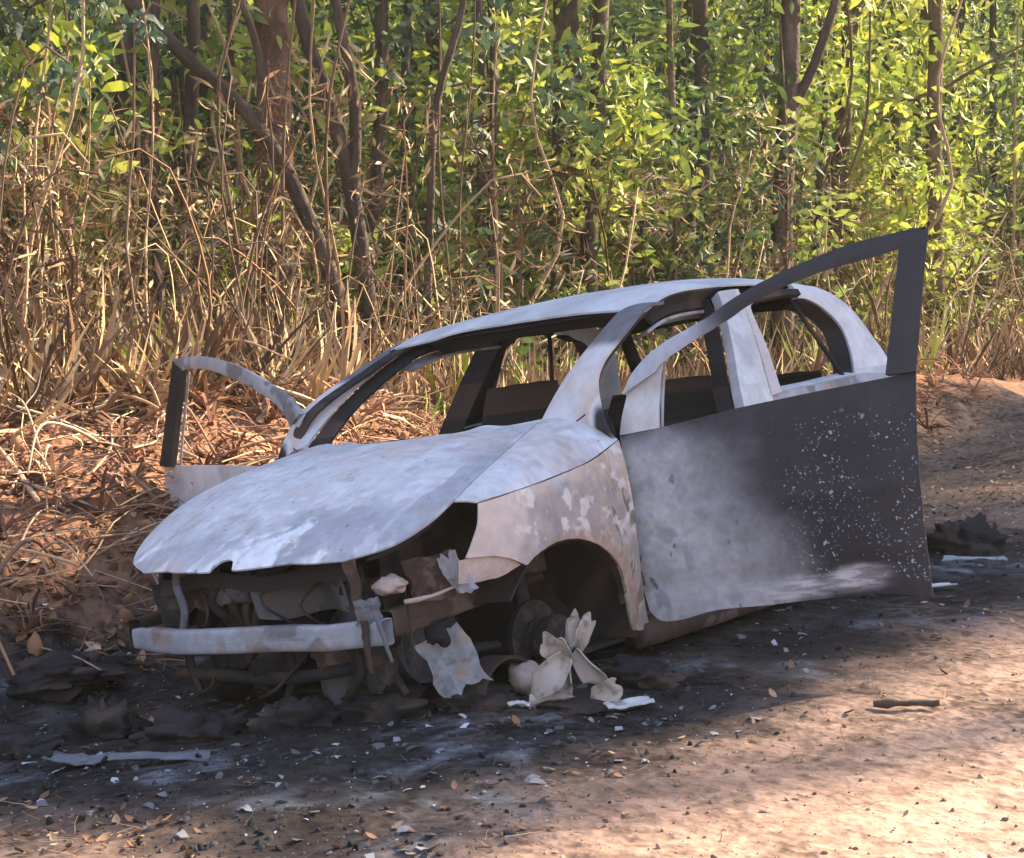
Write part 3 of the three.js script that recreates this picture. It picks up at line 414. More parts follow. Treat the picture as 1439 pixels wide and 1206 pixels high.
makeDoor(false, 1.349, {
  lean: 1, mSkin: mDoor, mFrame: mDoor, mUp: mDoor,
  belt: [[-0.012, 0.885], [0.132, 0.898], [0.42, 0.935], [0.676, 0.957], [0.92, 0.975], [1.005, 0.982]],
  bottom: [[0.01, 0.285], [0.04, 0.25], [0.104, 0.246], [0.247, 0.272], [0.428, 0.277], [0.605, 0.286], [0.838, 0.288], [0.973, 0.266]],
  lead: [[-0.012, 0.885], [-0.006, 0.772], [-0.007, 0.577], [-0.004, 0.406], [0.01, 0.285]], trail: [[1.005, 0.982], [0.993, 0.809], [0.98, 0.493], [0.973, 0.266]],
  outer: [[0.022, 1.02], [0.05, 1.075], [0.129, 1.144], [0.322, 1.224], [0.415, 1.275], [0.574, 1.337], [0.826, 1.402], [1.076, 1.426]],
  inner: [[0.135, 1.085], [0.15, 1.108], [0.19, 1.136], [0.387, 1.227], [0.538, 1.295], [0.725, 1.341], [0.914, 1.366], [1.02, 1.386]],
  up: [[0.918, 0.978], [1.003, 1.40], [1.08, 1.426], [1.005, 0.98]],
  quarter: [[[-0.012, 0.89], [0.022, 1.02], [0.05, 1.075], [0.1, 1.12]], [[0.132, 0.90], [0.14, 0.99], [0.15, 1.06], [0.165, 1.126]]],
  channel: [[0.14, 0.90], [0.15, 1.0], [0.166, 1.12]],
});
makeDoor(true, 1.30, {
  lean: 0.3, mSkin: mRoof, mFrame: mGrey, mUp: mSoot,
  belt: [[0.0, 0.90], [0.414, 0.926], [0.8, 0.945], [1.126, 0.957]],
  bottom: [[0.02, 0.28], [0.3, 0.27], [0.7, 0.28], [1.08, 0.30]],
  lead: [[0.0, 0.90], [0.0, 0.6], [0.02, 0.28]], trail: [[1.126, 0.957], [1.15, 0.86], [1.16, 0.72], [1.13, 0.5], [1.08, 0.30]],
  outer: [[-0.14, 1.10], [-0.05, 1.165], [0.065, 1.221], [0.364, 1.333], [0.604, 1.387], [0.8, 1.404], [0.916, 1.405]],
  inner: [[-0.06, 1.06], [0.002, 1.131], [0.182, 1.222], [0.433, 1.305], [0.613, 1.35], [0.76, 1.366], [0.86, 1.36]],
  up: [[1.03, 0.95], [0.845, 1.362], [0.915, 1.404], [1.126, 0.957]],
  quarter: [[[0.0, 0.90], [-0.08, 1.04], [-0.14, 1.10]], [[0.10, 0.905], [0.03, 1.0], [-0.05, 1.07]]],
  channel: [[0.985, 0.955], [0.93, 1.1], [0.83, 1.345]],
});
// front end: beam, rails, radiator uprights, engine, scraps
const beamFn = (u, v) => { const z = mix(-0.60, 0.535, u), a = Math.abs(u * 2 - 1), x = 0.70 - 0.075 * Math.pow(a, 2.5), k = v * Math.PI * 2; const rx = 0.026, ry = 0.04 * (1 - 0.16 * sst(0.86, 1, u)); const c = Math.cos(k), s = Math.sin(k), q = 1 / Math.pow(Math.pow(Math.abs(c), 6) + Math.pow(Math.abs(s), 6), 1 / 6); return V(x + rx * c * q + 0.014 * (fbm(z * 7, v * 4, 2) - 0.5), 0.415 + ry * s * q + 0.014 * (fbm(z * 5, 1, 4) - 0.5), z); };
const beam = part(car, 'bumper_beam', sheet(beamFn, 60, 32, 0.003, (p) => [p.z, p.y], -1), mGrey);
for (const z of [-0.50, 0.44]) part(beam, 'crash_box', box(0.585, 0.42, z, 0.12, 0.07, 0.075, null, 0.01), mRust);
for (const s of [-1, 1]) {
  const r = part(car, 'chassis_rail', sheet((u, v) => { const k = v * Math.PI * 2, c = Math.cos(k), q = Math.sin(k), w = 1 / Math.pow(Math.pow(Math.abs(c), 6) + Math.pow(Math.abs(q), 6), 1 / 6), x = mix(0.60, -0.35, u); return V(x, 0.435 + 0.035 * sst(0, 0.5, u) + 0.043 * q * w + 0.008 * (fbm(x * 6, v * 3, 2) - 0.5), s * (0.575 + 0.03 * sst(0, 0.4, u) - 0.13 * sst(0.45, 0.8, u) + 0.03 * c * w)); }, 30, 24, 0.003, (p) => [p.x, p.y + p.z]), mRust);
  part(r, 'inner_wing', sheet((u, v) => V(mix(0.52, -0.34, u), mix(0.655 + 0.20 * u, 0.46, v), s * (0.50 + 0.08 * Math.sin(u * 3) * v)), 16, 8, 0.006), mSoot);
  part(r, 'strut_tower', M([cyl(-0.06, 0.66, s * 0.56, 0.11, 0.34, 'y', 0.09), tube([[-0.04, 0.62, s * 0.57], [-0.01, 0.4, s * 0.62], [0.0, 0.27, s * 0.66]], 0.03, 0.025, 8, 8)]), mSoot);
}
part(car, 'radiator_upright', sheet((u, v) => V(0.645 - 0.02 * u + 0.006 * Math.sin(9 * u), mix(0.655, 0.485, u), -0.50 + (v - 0.5) * mix(0.055, 0.03, u)), 14, 4, 0.008, (p) => [p.y, p.z]), mRust);
part(car, 'radiator_upright', sheet((u, v) => V(0.64 + 0.01 * Math.sin(7 * u), mix(0.64, 0.44, u), 0.275 + (v - 0.5) * 0.03), 14, 4, 0.008, (p) => [p.y, p.z]), mGreyD);
part(car, 'radiator_crossbar', sheet((u, v) => V(0.60 + 0.03 * Math.sin(Math.PI * u), 0.615 - 0.05 * v + 0.012 * Math.sin(u * 11), mix(-0.5, 0.42, u)), 30, 3, 0.01), mSoot);
part(car, 'radiator_lower_bar', tube([[0.56, 0.30, -0.42], [0.58, 0.27, -0.1], [0.56, 0.29, 0.42]], 0.022, 0.022, 6, 12), mSoot);
{ // engine and gearbox
  const e = part(car, 'engine_block', M([box(0.22, 0.46, 0.16, 0.34, 0.30, 0.5, [0, 0, 0.12], 0.03, 0.015), box(0.24, 0.66, 0.16, 0.2, 0.09, 0.46, [0, 0, 0.12], 0.02, 0.012), cyl(0.42, 0.44, 0.36, 0.075, 0.05, 'z'), cyl(0.36, 0.30, 0.36, 0.06, 0.05, 'z')]), mSoot);
  part(e, 'gearbox', M([cyl(0.26, 0.34, -0.26, 0.15, 0.34, 'z', 0.11), cyl(0.42, 0.27, -0.20, 0.075, 0.22, 'y', 0.09), box(0.30, 0.46, -0.3, 0.22, 0.09, 0.2, [0.2, 0.1, 0], 0.03)]), mGreyD);
  part(e, 'alternator', M([cyl(0.50, 0.565, 0.10, 0.062, 0.09, 'z'), lump(0.53, 0.58, 0.10, 0.05, 0.045, 0.05, 0.3, 3)]), mGreyD);
  part(e, 'exhaust_manifold', M([0, 1, 2, 3].map((k) => tube([[0.40, 0.58, -0.02 + 0.11 * k], [0.48, 0.56, 0.0 + 0.1 * k], [0.49, 0.46, 0.09 + 0.05 * k], [0.47, 0.36, 0.12]], 0.017, 0.017, 6, 10))), mRust);
  part(e, 'heat_plate', sheet((u, v) => V(0.55 - 0.03 * Math.sin(4 * u) - 0.03 * v, mix(0.575, 0.46, v) + 0.012 * Math.sin(u * 6), mix(-0.36, 0.03, u)), 20, 10, 0.005, (p) => [p.z, p.y]), mGreyD);
  part(e, 'hose', tube([[0.5, 0.62, 0.02], [0.57, 0.60, 0.14], [0.58, 0.52, 0.2], [0.53, 0.45, 0.17]], 0.018, 0.016, 6, 14), mSoot);
  part(e, 'battery_tray', box(0.28, 0.62, -0.36, 0.2, 0.02, 0.2, [0.15, 0, 0.1], 0.02), mRust);
}
const sub = part(car, 'subframe', tube([[0.3, 0.22, -0.6], [0.05, 0.2, -0.4], [0.05, 0.2, 0.4], [0.3, 0.22, 0.6]], 0.03, 0.03, 6, 16), mSoot);
for (const s of [-1, 1]) part(sub, 'control_arm', tube([[0.02, 0.24, s * 0.7], [0.0, 0.2, s * 0.35]], 0.025, 0.03, 6, 6), mSoot);
[[0.6, -0.38], [0.58, -0.1], [0.6, 0.33], [0.5, -0.48], [0.52, 0.16]].forEach(([x, z], k) => part(sub, 'hanging_strip', tube([[x, 0.40, z], [x - 0.02, 0.31, z - 0.05 + 0.03 * k], [x - 0.04 + 0.03 * (k % 2), 0.20, z + 0.05 - 0.03 * k]], 0.016, 0.012, 5, 6, 0.5), k === 3 ? mRust : mSoot));
for (const [x, s, m] of [[0, -1, mSoot], [0, 1, mSoot], [-2.465, -1, mSoot], [-2.465, 1, mSoot]]) {   // hubs left standing on bare discs
  const h = part(car, 'wheel_hub', cyl(x, 0.28, s * 0.70, 0.075, 0.12, 'z', 0.06, 24), m);
  part(h, 'brake_disc', M([cyl(x, 0.28, s * 0.655, 0.125, 0.02, 'z', 0.125, 32), cyl(x, 0.28, s * 0.63, 0.05, 0.1, 'z')]), m);
}
{ // scraps left in the lamp opening and behind the beam
  const crumple = (x, y, z, w, h, rot, k, curl = 0.6) => { const g = sheet((u, v) => { const a = (u - 0.5) * w, b = (v - 0.5) * h; return V(a, b, 0.25 * w * curl * (Math.sin(u * 3 + k) + 1.6 * (fbm(u * 2.2 + k * 3.1, v * 2.2, k, 3) - 0.5))).add(V(0.25 * w * (fbm(v * 4 + k, u, 7, 2) - 0.5), 0.3 * h * (fbm(u * 4, v + k, 3, 2) - 0.5), 0)); }, 12, 10, 0.004, (p) => [p.x * 3 + k * 0.37, p.y * 3]); g.applyMatrix4(new THREE.Matrix4().makeRotationFromEuler(new THREE.Euler(...rot))); g.translate(x, y, z); return g; };
  const b = part(car, 'headlight_remains', lump(0.57, 0.548, -0.585, 0.04, 0.028, 0.055, 0.6, 5, 4), mFlap);
  part(b, 'lamp_bucket', lump(0.44, 0.545, -0.60, 0.06, 0.06, 0.05, 0.7, 9, 4), mRust);
  part(b, 'lamp_shell', crumple(0.46, 0.555, -0.66, 0.14, 0.13, [0, 2.2, 0.2], 3), mRust);
  part(b, 'lamp_bracket', crumple(0.435, 0.555, -0.735, 0.06, 0.13, [0, 2.3, 0.45], 5, 0.9), mGrey);
  part(b, 'lamp_strip', tube([[0.56, 0.495, -0.62], [0.49, 0.50, -0.67], [0.42, 0.52, -0.72]], 0.009, 0.004, 5, 8, 0.5), mFlap);
  const c = part(car, 'bumper_bracket', crumple(0.665, 0.485, -0.565, 0.075, 0.075, [0, 1.9, 0], 8, 0.5), mGreyD);
  part(c, 'torn_strip', tube([[0.67, 0.47, -0.605], [0.672, 0.41, -0.622], [0.655, 0.33, -0.628]], 0.010, 0.005, 5, 10, 0.3), mGreyD);
  part(c, 'torn_strip', tube([[0.672, 0.46, -0.555], [0.676, 0.38, -0.555], [0.665, 0.30, -0.55]], 0.013, 0.008, 5, 10, 0.6), mRust);
  part(car, 'hanging_cable', tube([[0.55, 0.52, -0.62], [0.555, 0.38, -0.63], [0.55, 0.24, -0.63]], 0.0035, 0.0035, 5, 8), mSoot);
  const mMelt = std({ map: tex(256, 256, (u, v) => { const n = fbm(u * 7, v * 7, 3, 5), m = fbm(u * 11, v * 11, 23, 4); let q = mix3([0.15, 0.155, 0.165], [0.32, 0.33, 0.35], n); q = mix3(q, [0.06, 0.058, 0.058], sst(0.46, 0.75, m) * 0.4); q = mix3(q, [0.30, 0.22, 0.17], sst(0.6, 0.7, fbm(u * 8, v * 8, 5, 3)) * 0.7); return q; }), ...bz, roughness: 0.6 });
  const k = part(car, 'knuckle_plate', crumple(0.43, 0.28, -0.67, 0.16, 0.19, [0.1, 2.3, 0.25], 11, 0.35), mMelt);
  part(k, 'knuckle_arm', lump(0.40, 0.37, -0.62, 0.07, 0.045, 0.05, 0.6, 4, 4), mSoot);
  part(k, 'tie_rod', tube([[0.43, 0.30, -0.62], [0.30, 0.30, -0.62], [0.12, 0.28, -0.6]], 0.02, 0.016, 6, 8, 0.3), mSoot);
  part(k, 'wheel_arc', sheet((u, v) => { const a = mix(0.35, 2.3, u); return V(0.25 + 0.15 * Math.cos(a), 0.13 + 0.14 * Math.sin(a), -0.74 + v * 0.09); }, 20, 4, 0.012), mRust);
  [[0.50, 0.52, -0.42, 0.16, 0.10, [0, 1.7, 0.2], 1, mSoot], [0.55, 0.36, -0.30, 0.14, 0.12, [0.3, 2.1, 0], 2, mRust], [0.52, 0.33, 0.20, 0.16, 0.10, [0.2, 1.8, 0.4], 4, mSoot], [0.50, 0.56, 0.34, 0.12, 0.14, [0, 2.3, 0.2], 6, mRust], [0.53, 0.30, -0.46, 0.10, 0.15, [0.2, 2.0, 0.1], 7, mSoot], [0.56, 0.50, 0.42, 0.12, 0.18, [0, 1.9, 0.1], 12, mSoot]].forEach(([x, y, z, w, h, r, q, m]) => part(car, 'crumpled_sheet', crumple(x, y, z, w, h, r, q), m));
  [[[0.5, 0.6, -0.3], [0.58, 0.5, -0.2], [0.54, 0.4, -0.32]], [[0.55, 0.6, 0.3], [0.6, 0.5, 0.2], [0.57, 0.38, 0.3]], [[0.48, 0.62, -0.1], [0.6, 0.53, -0.05], [0.6, 0.42, -0.24]], [[0.56, 0.35, -0.2], [0.62, 0.25, -0.1], [0.56, 0.20, 0.06]], [[0.52, 0.34, 0.3], [0.6, 0.26, 0.22], [0.58, 0.2, 0.36]]].forEach((q) => part(car, 'burnt_wire', tube(q, 0.006, 0.005, 5, 10, 0.3), mSoot));
  [[0.50, 0.30, 0.02, 0.08, 0.06, 0.09, 21, mSoot], [0.46, 0.40, -0.42, 0.06, 0.07, 0.06, 23, mRust], [0.5, 0.56, 0.22, 0.05, 0.05, 0.05, 25, mGrey], [0.42, 0.24, 0.36, 0.09, 0.07, 0.08, 27, mSoot]].forEach(([x, y, z, a, b2, c2, q, m]) => part(car, 'melted_lump', lump(x, y, z, a, b2, c2, 0.55, q, 4), m));
}
top(car, 'burnt_car', 'burnt-out hatchback shell with both front doors open on the blackened roadside', 'car');

// ───────────────────────── wreckage on the ground, sticks on the bank, leaves, ash
const put3 = (o, x, z, dy = 0) => { o.position.set(x, groundH(x, z) + dy, z); return o; };
{ // curled plates of a wheel that melted below the arch
  const g = new THREE.Group(); put3(g, 0.15, -5.40);
  const blade = (a, b, w0, w1, curl, side, k) => { const A = V(...a), B = V(...b), d = B.clone().sub(A), s = V(...side).normalize(), n = d.clone().cross(s).normalize(); return sheet((u, v) => { const t = (u - 0.5) * 2, w = mix(w0, w1, Math.pow(v, 0.6)) * (1 - 0.25 * Math.pow(v, 7)), tip = 1 - 0.45 * v * fbm(u * 3.1 + k * 5.7, 2, k, 2) * (0.3 + Math.abs(t)); return A.clone().addScaledVector(d, v * tip).addScaledVector(s, t * w).addScaledVector(n, curl * (t * t * 0.9 + Math.sin(v * 2.6) * 0.9 + 0.5 * t * v) + 0.016 * (fbm(u * 3 + k, v * 3, k, 3) - 0.5)); }, 10, 14, 0.005, (p) => [p.x * 3 + k * 0.3, p.y * 3]); };
  const mSp = std({ map: tex(256, 256, (u, v) => { const n = fbm(u * 5, v * 5, 3, 5), m = fbm(u * 14, v * 14, 23, 4); let q = mix3([0.30, 0.255, 0.215], [0.42, 0.365, 0.32], n); q = mix3(q, [0.12, 0.10, 0.09], sst(0.5, 0.75, m) * 0.6); return q; }), ...bz, roughness: 0.7 });
  [[[0.0, 0.14, 0.01], [0.03, 0.30, 0.0], 0.016, 0.03, 0.022, [1, 0.1, 0.25], 1], [[0.012, 0.14, -0.015], [0.07, 0.285, -0.02], 0.012, 0.024, -0.018, [1, -0.3, -0.4], 7], [[0.0, 0.13, 0.02], [-0.075, 0.235, 0.03], 0.022, 0.05, -0.02, [0.75, 0.5, 0.1], 2], [[0.0, 0.15, 0.03], [-0.105, 0.015, 0.07], 0.022, 0.06, 0.035, [0.8, -0.5, 0.25], 3], [[0.01, 0.14, 0.03], [0.015, 0.02, 0.07], 0.012, 0.022, 0.02, [1, 0.1, 0.5], 8], [[0.03, 0.165, 0], [0.15, 0.05, 0.03], 0.02, 0.045, 0.045, [0.6, 0.75, 0.2], 4], [[0.07, 0.02, 0.05], [0.17, 0.05, 0.05], 0.035, 0.05, 0.016, [0.05, 1, -0.2], 5], [[-0.12, 0.015, 0.09], [0.03, 0.035, 0.11], 0.02, 0.016, -0.03, [0, 1, 0.5], 6]].forEach((q) => part(g, 'curled_plate', blade(...q), mSp));
  part(g, 'wheel_center', lump(0.005, 0.145, -0.015, 0.035, 0.035, 0.035, 0.5, 14), mSoot);
  part(g, 'ash_base', lump(0.02, 0.0, 0, 0.17, 0.03, 0.12, 0.6, 15, 4), mSoot);
  top(g, 'melted_wheel', 'tan curled plates of a melted wheel heaped below the near front arch', 'wreckage');
}
const scrap = (u, x, z, w, d, h, mat, label, k, name = 'scorched_scrap', rot = 0) => { const m = new THREE.Mesh(sheet((a, b) => V((a - 0.5) * w * (1 + 0.4 * (fbm(b * 3 + k, 1, 2) - 0.5)), h * (0.4 + fbm(a * 3 + k, b * 3, 5, 3)), (b - 0.5) * d * (1 + 0.5 * (fbm(a * 4, k, 3) - 0.5))), 14, 8, 0.004, (p) => [p.x * 2 + k * 0.3, p.z * 2], -1), mat); put3(m, x, z, 0.004); m.rotation.y = rot; return top(m, name, label, 'scrap'); };
scrap(0, 0.0, -5.28, 0.065, 0.04, 0.03, mPale, 'small flat white plate beside the curled wheel plates', 1, 'white_plate');
scrap(0, -1.05, -5.08, 0.30, 0.10, 0.03, mGreyD, 'long flat grey scorched plate lying in the ash before the bumper', 2, 'scorched_plate', 0.1);
scrap(0, -1.32, -5.20, 0.18, 0.10, 0.03, mGreyD, 'short grey sheet in the ash beside the long scorched plate', 3, 'scorched_sheet', -0.3);
scrap(0, 0.33, -5.32, 0.16, 0.07, 0.025, mPale, 'thin pale metal flake on the ground beside the curled wheel plates', 4, 'metal_flake', 0.3);
scrap(0, 1.58, -7.0, 0.34, 0.05, 0.03, mPale, 'pale bent metal strip on the ground beyond the open near door', 5, 'metal_strip', 0.2);
scrap(0, 1.95, -7.5, 0.26, 0.05, 0.04, mGrey, 'grey bent bar on the dark ground beyond the open near door', 6, 'bent_bar', -0.1);
{ const m = new THREE.Mesh(lump(0, 0.05, 0, 0.05, 0.055, 0.05, 0.4, 31, 4), mFlap); put3(m, 0.02, -5.52); top(m, 'pinkish_lump', 'pinkish melted lump behind the curled wheel plates', 'wreckage'); }
for (const [x, z, r, h, k, l] of [[-1.36, -5.72, 0.13, 0.10, 1, 'round black charred heap off the far end of the bumper beam'], [-1.55, -5.5, 0.11, 0.06, 2, 'low black charred heap in the ash, farther out than the round heap'], [-1.0, -5.45, 0.16, 0.07, 3, 'wide black charred heap under the far half of the bumper beam'], [-0.70, -5.40, 0.13, 0.09, 4, 'black charred heap under the middle of the bumper beam'], [-0.42, -5.46, 0.13, 0.08, 5, 'black charred heap under the near end of the bumper beam'], [-0.12, -5.42, 0.12, 0.05, 6, 'low black charred heap between bumper beam and curled wheel plates'], [0.38, -5.62, 0.12, 0.06, 7, 'low black charred heap behind the curled wheel plates at the sill'], [-1.75, -6.6, 0.24, 0.07, 8, 'broad black charred mound at the foot of the soil bank'], [2.05, -7.9, 0.17, 0.12, 9, 'black charred lump on the ground beyond the open near door']]) {
  const m = new THREE.Mesh(lump(0, 0, 0, r, h, r * 0.8, 0.8, k * 3 + 1, 9), mSoot); put3(m, x, z, h * 0.2); top(m, 'charred_heap', l, 'debris');
}
{ const g = tube([[-0.1, 0.012, 0], [-0.03, 0.02, 0.01], [0.04, 0.016, -0.01], [0.09, 0.02, 0]], 0.012, 0.009, 6, 10, 0.9), m = new THREE.Mesh(g, mBarkL()); put3(m, 1.15, -5.17); m.rotation.y = -0.2; top(m, 'charred_stick', 'short dark knobbly stick lying on the sunlit road', 'stick'); }
function mBarkL() { return mBarkL.m ??= std({ color: new THREE.Color().setRGB(0.075, 0.055, 0.045), roughness: 1, ...bz }); }
// dry branches on the soil bank, one object each
{
  const tones = [[0.40, 0.27, 0.17], [0.30, 0.17, 0.10], [0.20, 0.11, 0.07], [0.48, 0.36, 0.24]].map((c) => std({ color: new THREE.Color().setRGB(...c), roughness: 1, ...bz })), words = ['tan', 'reddish brown', 'dark brown', 'pale straw-coloured'];
  const shapes = [];
  for (let k = 0; k < 9; k++) { const b = rr(-0.3, 0.3), c = rr(0.05, 0.4), d = rr(-0.2, 0.2); shapes.push([tube([[-0.5, 0, 0], [-0.2, c * 0.6, b * 0.5], [0.15, c, b], [0.5, c * rr(0, 0.9), b + d]], 0.014, 0.006, 6, 14, 0.3), tube([[0.15, c, b], [0.28, c + rr(0, 0.12), b + 0.15], [0.42, c + rr(-0.05, 0.2), b + 0.25]], 0.007, 0.003, 5, 7, 0.3)]); }
  for (let k = 0; k < 104; k++) {
    const s = rr(2.0, 4.3), a = k < 84 ? rr(-2.2, 1.5) : rr(-8, -2.2), [x, z] = fromSA(s, a); if (!(z < -5.5) || Math.abs(x / -z) > 0.32) continue;
    const g = new THREE.Group(), i = k % 9, t = Math.floor(rr(0, 4)) % 4; put3(g, x, z, 0.015); g.rotation.set(rr(-0.5, 0.5), rr(0, 6.28), rr(-0.5, 0.5)); const q = rr(0.35, 0.95); g.scale.set(q, q, q);
    part(g, 'main_stick', shapes[i][0], tones[t]); if (k % 2) part(g, 'side_twig', shapes[i][1], tones[t]);
    top(g, 'dry_branch', `${words[t]} dry branch${k % 2 ? ' with a side twig' : ''} lying on the red soil bank`, 'branch', `${words[t]} branches${k % 2 ? ' with a side twig' : ''} on the soil bank`);
  }
}
function strew(name, geo, mat, n, place, label) {
  const im = new THREE.InstancedMesh(geo, mat, n), m4 = new THREE.Matrix4(), q = new THREE.Quaternion(), e = new THREE.Euler(), col = new THREE.Color(); let k = 0;
  for (let i = 0; i < n * 4 && k < n; i++) { const o = place(); if (!o) continue; q.setFromEuler(e.set(...o.r)); m4.compose(V(o.x, groundH(o.x, o.z) + (o.dy ?? 0), o.z), q, V(...o.s)); im.setMatrixAt(k, m4); im.setColorAt(k, col.setRGB(...o.c)); k++; }
  im.count = k; return top(im, name, label, name.split('_').pop(), undefined, 'stuff');
}
const flakeG = sheet((u, v) => V((u - 0.5) * (1 - 0.4 * v), 0.12 * Math.sin(u * 3.1) + 0.1 * v * u, (v - 0.5) * (1 - 0.3 * u * u)), 3, 3, 0.06), clodG = lump(0, 0, 0, 0.5, 0.36, 0.5, 0.7, 77, 1);
const leafFlat = sheet((u, v) => V((u - 0.5), 0.25 * (u - 0.5) * (u - 0.5) + 0.3 * Math.pow(v - 0.5, 2) - 0.02, (v - 0.5) * 0.5 * Math.sin(Math.PI * (0.06 + 0.88 * u))), 4, 2, 0.01), twigG = tube([[-0.5, 0, 0], [-0.1, 0.05, 0.06], [0.2, 0.03, -0.03], [0.5, 0.06, 0.05]], 0.02, 0.01, 4, 6, 0.3);
const nearSpot = () => { const z = -3.4 - 9.5 * Math.pow(rnd(), 1.5), x = rr(-0.34, 0.34) * -z; return [x, z]; };
const mW = std({ color: 0xffffff, roughness: 1, specularIntensity: 0.15 });
const grey = (a, b) => { const k = rr(a, b); return [k, k * 1.02, k * 1.07]; };
strew('ash_flakes', flakeG, mW, 1700, () => { const [x, z] = nearSpot(), b = charAmount(x, z), s = sAcross(x, z), a = aAlong(x, z); if (rnd() > b * (a > -0.4 ? 1 : 0.45) || (s > 0.1 && s < 1.5 && a < 0.3)) return null; const q = 0.004 + 0.024 * Math.pow(rnd(), 5); return { x, z, dy: 0.004, r: [rr(-0.5, 0.5), rr(0, 6), rr(-0.5, 0.5)], s: [q * rr(1, 2), q, q], c: grey(0.06, 0.06 + 0.5 * rnd()) }; }, 'pale grey ash flakes strewn over the burnt ground');
strew('charcoal_crumbs', clodG, mW, 5200, () => { const [x, z] = nearSpot(), b = charAmount(x, z); if (rnd() > b) return null; const q = 0.004 + 0.018 * Math.pow(rnd(), 6); return { x, z, dy: q * 0.1, r: [rr(0, 6), rr(0, 6), rr(0, 6)], s: [q * rr(1, 1.7), q * rr(0.6, 1), q], c: grey(0.015, 0.07) }; }, 'black charcoal crumbs covering the burnt ground');
strew('road_gravel', clodG, mW, 3000, () => { const [x, z] = nearSpot(), s = sAcross(x, z); if (s > 2.2 || charAmount(x, z) > 0.6) return null; const q = 0.003 + 0.014 * Math.pow(rnd(), 6); return { x, z, r: [rr(0, 6), rr(0, 6), rr(0, 6)], s: [q * 1.3, q, q], c: jitL(rnd() < 0.6 ? [0.30, 0.2, 0.14] : [0.16, 0.11, 0.085]) }; }, 'small stones and clods on the dirt road');
strew('fallen_leaves', leafFlat, mW, 5200, () => { const [x, z] = nearSpot(), s = sAcross(x, z); const d = s < -0.2 ? sst(-1.2, -0.2, s) * 0.22 + 0.004 : s > 2 || aAlong(x, z) < -4 ? 1 : 0.35; if (rnd() > d || charAmount(x, z) > 0.85) return null; const q = rr(0.012, 0.045) * (s > 2 ? 2 : 1); return { x, z, dy: 0.006, r: [rr(-0.6, 0.6), rr(0, 6), rr(-0.6, 0.6)], s: [q, q, q], c: jitL([[0.32, 0.19, 0.11], [0.22, 0.125, 0.075], [0.42, 0.29, 0.18], [0.17, 0.10, 0.07]][Math.floor(rnd() * 4) % 4]) }; }, 'dry brown leaves fallen on verge and bank');
strew('loose_twigs', twigG, mW, 2000, () => { const [x, z] = nearSpot(), s = sAcross(x, z); const d = s < -0.2 ? sst(-1.6, -0.5, s) * 0.3 : s > 1.9 ? 1 : 0.25; if (rnd() > d || s > 5) return null; const q = rr(0.03, 0.12) * (s > 2 ? 2.6 : 1), b = charAmount(x, z) > 0.6; return { x, z, dy: 0.008, r: [rr(-0.35, 0.35), rr(0, 6), rr(-0.35, 0.35)], s: [q, q * 0.5, q * 0.6], c: b ? grey(0.03, 0.12) : jitL([[0.38, 0.25, 0.15], [0.24, 0.14, 0.09], [0.46, 0.33, 0.21]][Math.floor(rnd() * 3) % 3]) }; }, 'loose dry twigs littering verge and bank');
strew('soil_clods', clodG, mW, 1500, () => { const [s, a] = [rr(1.9, 4.4), rr(-9, 1.6)], [x, z] = fromSA(s, a); if (Math.abs(x / -z) > 0.34 || z > -5) return null; const q = 0.012 + 0.075 * Math.pow(rnd(), 5); return { x, z, r: [rr(0, 6), rr(0, 6), rr(0, 6)], s: [q * 1.3, q, q], c: jitL([0.26, 0.14, 0.085]) }; }, 'red soil clods on the bank');
function jitL(c) { const k = rr(0.7, 1.3); return c.map((q) => q * k); }
strew('dry_brush', tube([[-0.5, 0, 0], [-0.2, 0.05, 0.05], [0.15, 0.12, -0.03], [0.5, 0.1, 0.04]], 0.010, 0.004, 4, 8, 0.3), mW, 900, () => { const [s, a] = [rr(2.1, 4.6), rr(-7, 1.8)], [x, z] = fromSA(s, a); if (Math.abs(x / -z) > 0.34 || z > -5) return null; const q = rr(0.2, 0.8); return { x, z, dy: 0.01, r: [rr(-0.5, 0.5), rr(0, 6), rr(-0.5, 0.5)], s: [q, q * rr(0.4, 1.2), q * 0.8], c: jitL([[0.42, 0.30, 0.19], [0.30, 0.19, 0.12], [0.5, 0.39, 0.26], [0.16, 0.10, 0.07]][Math.floor(rnd() * 4) % 4]) }; }, 'dry brush and broken canes lying on the bank');
strew('dead_fronds', (() => { const q = []; for (let k = 0; k < 11; k++) { const a = rr(0, 6.28), t = rr(0.2, 0.5); q.push(sheet((u, v) => V(Math.cos(a) * t * v + Math.sin(a) * (u - 0.5) * 0.022 * (1 - v * v), 0.05 + rr(0.0, 0.01) + 0.15 * Math.sin(v * 2.8) * (0.2 + (k % 4) * 0.3), Math.sin(a) * t * v - Math.cos(a) * (u - 0.5) * 0.022 * (1 - v * v)), 1, 4, 0.002)); } return M(q); })(), mW, 460, () => { const [s, a] = [rr(2.1, 4.9), rr(-9, 2.2)], [x, z] = fromSA(s, a); if (x / -z > 0.36 || x / -z < -0.5 || z > -5) return null; const q = rr(0.35, 0.95); return { x, z, r: [rr(-0.5, 0.5), rr(0, 6), rr(-0.5, 0.5)], s: [q, q, q], c: jitL([[0.34, 0.19, 0.115], [0.25, 0.13, 0.08], [0.40, 0.26, 0.17], [0.15, 0.085, 0.06]][Math.floor(rnd() * 4) % 4]) }; }, 'reddish brown dead fronds heaped on the bank');

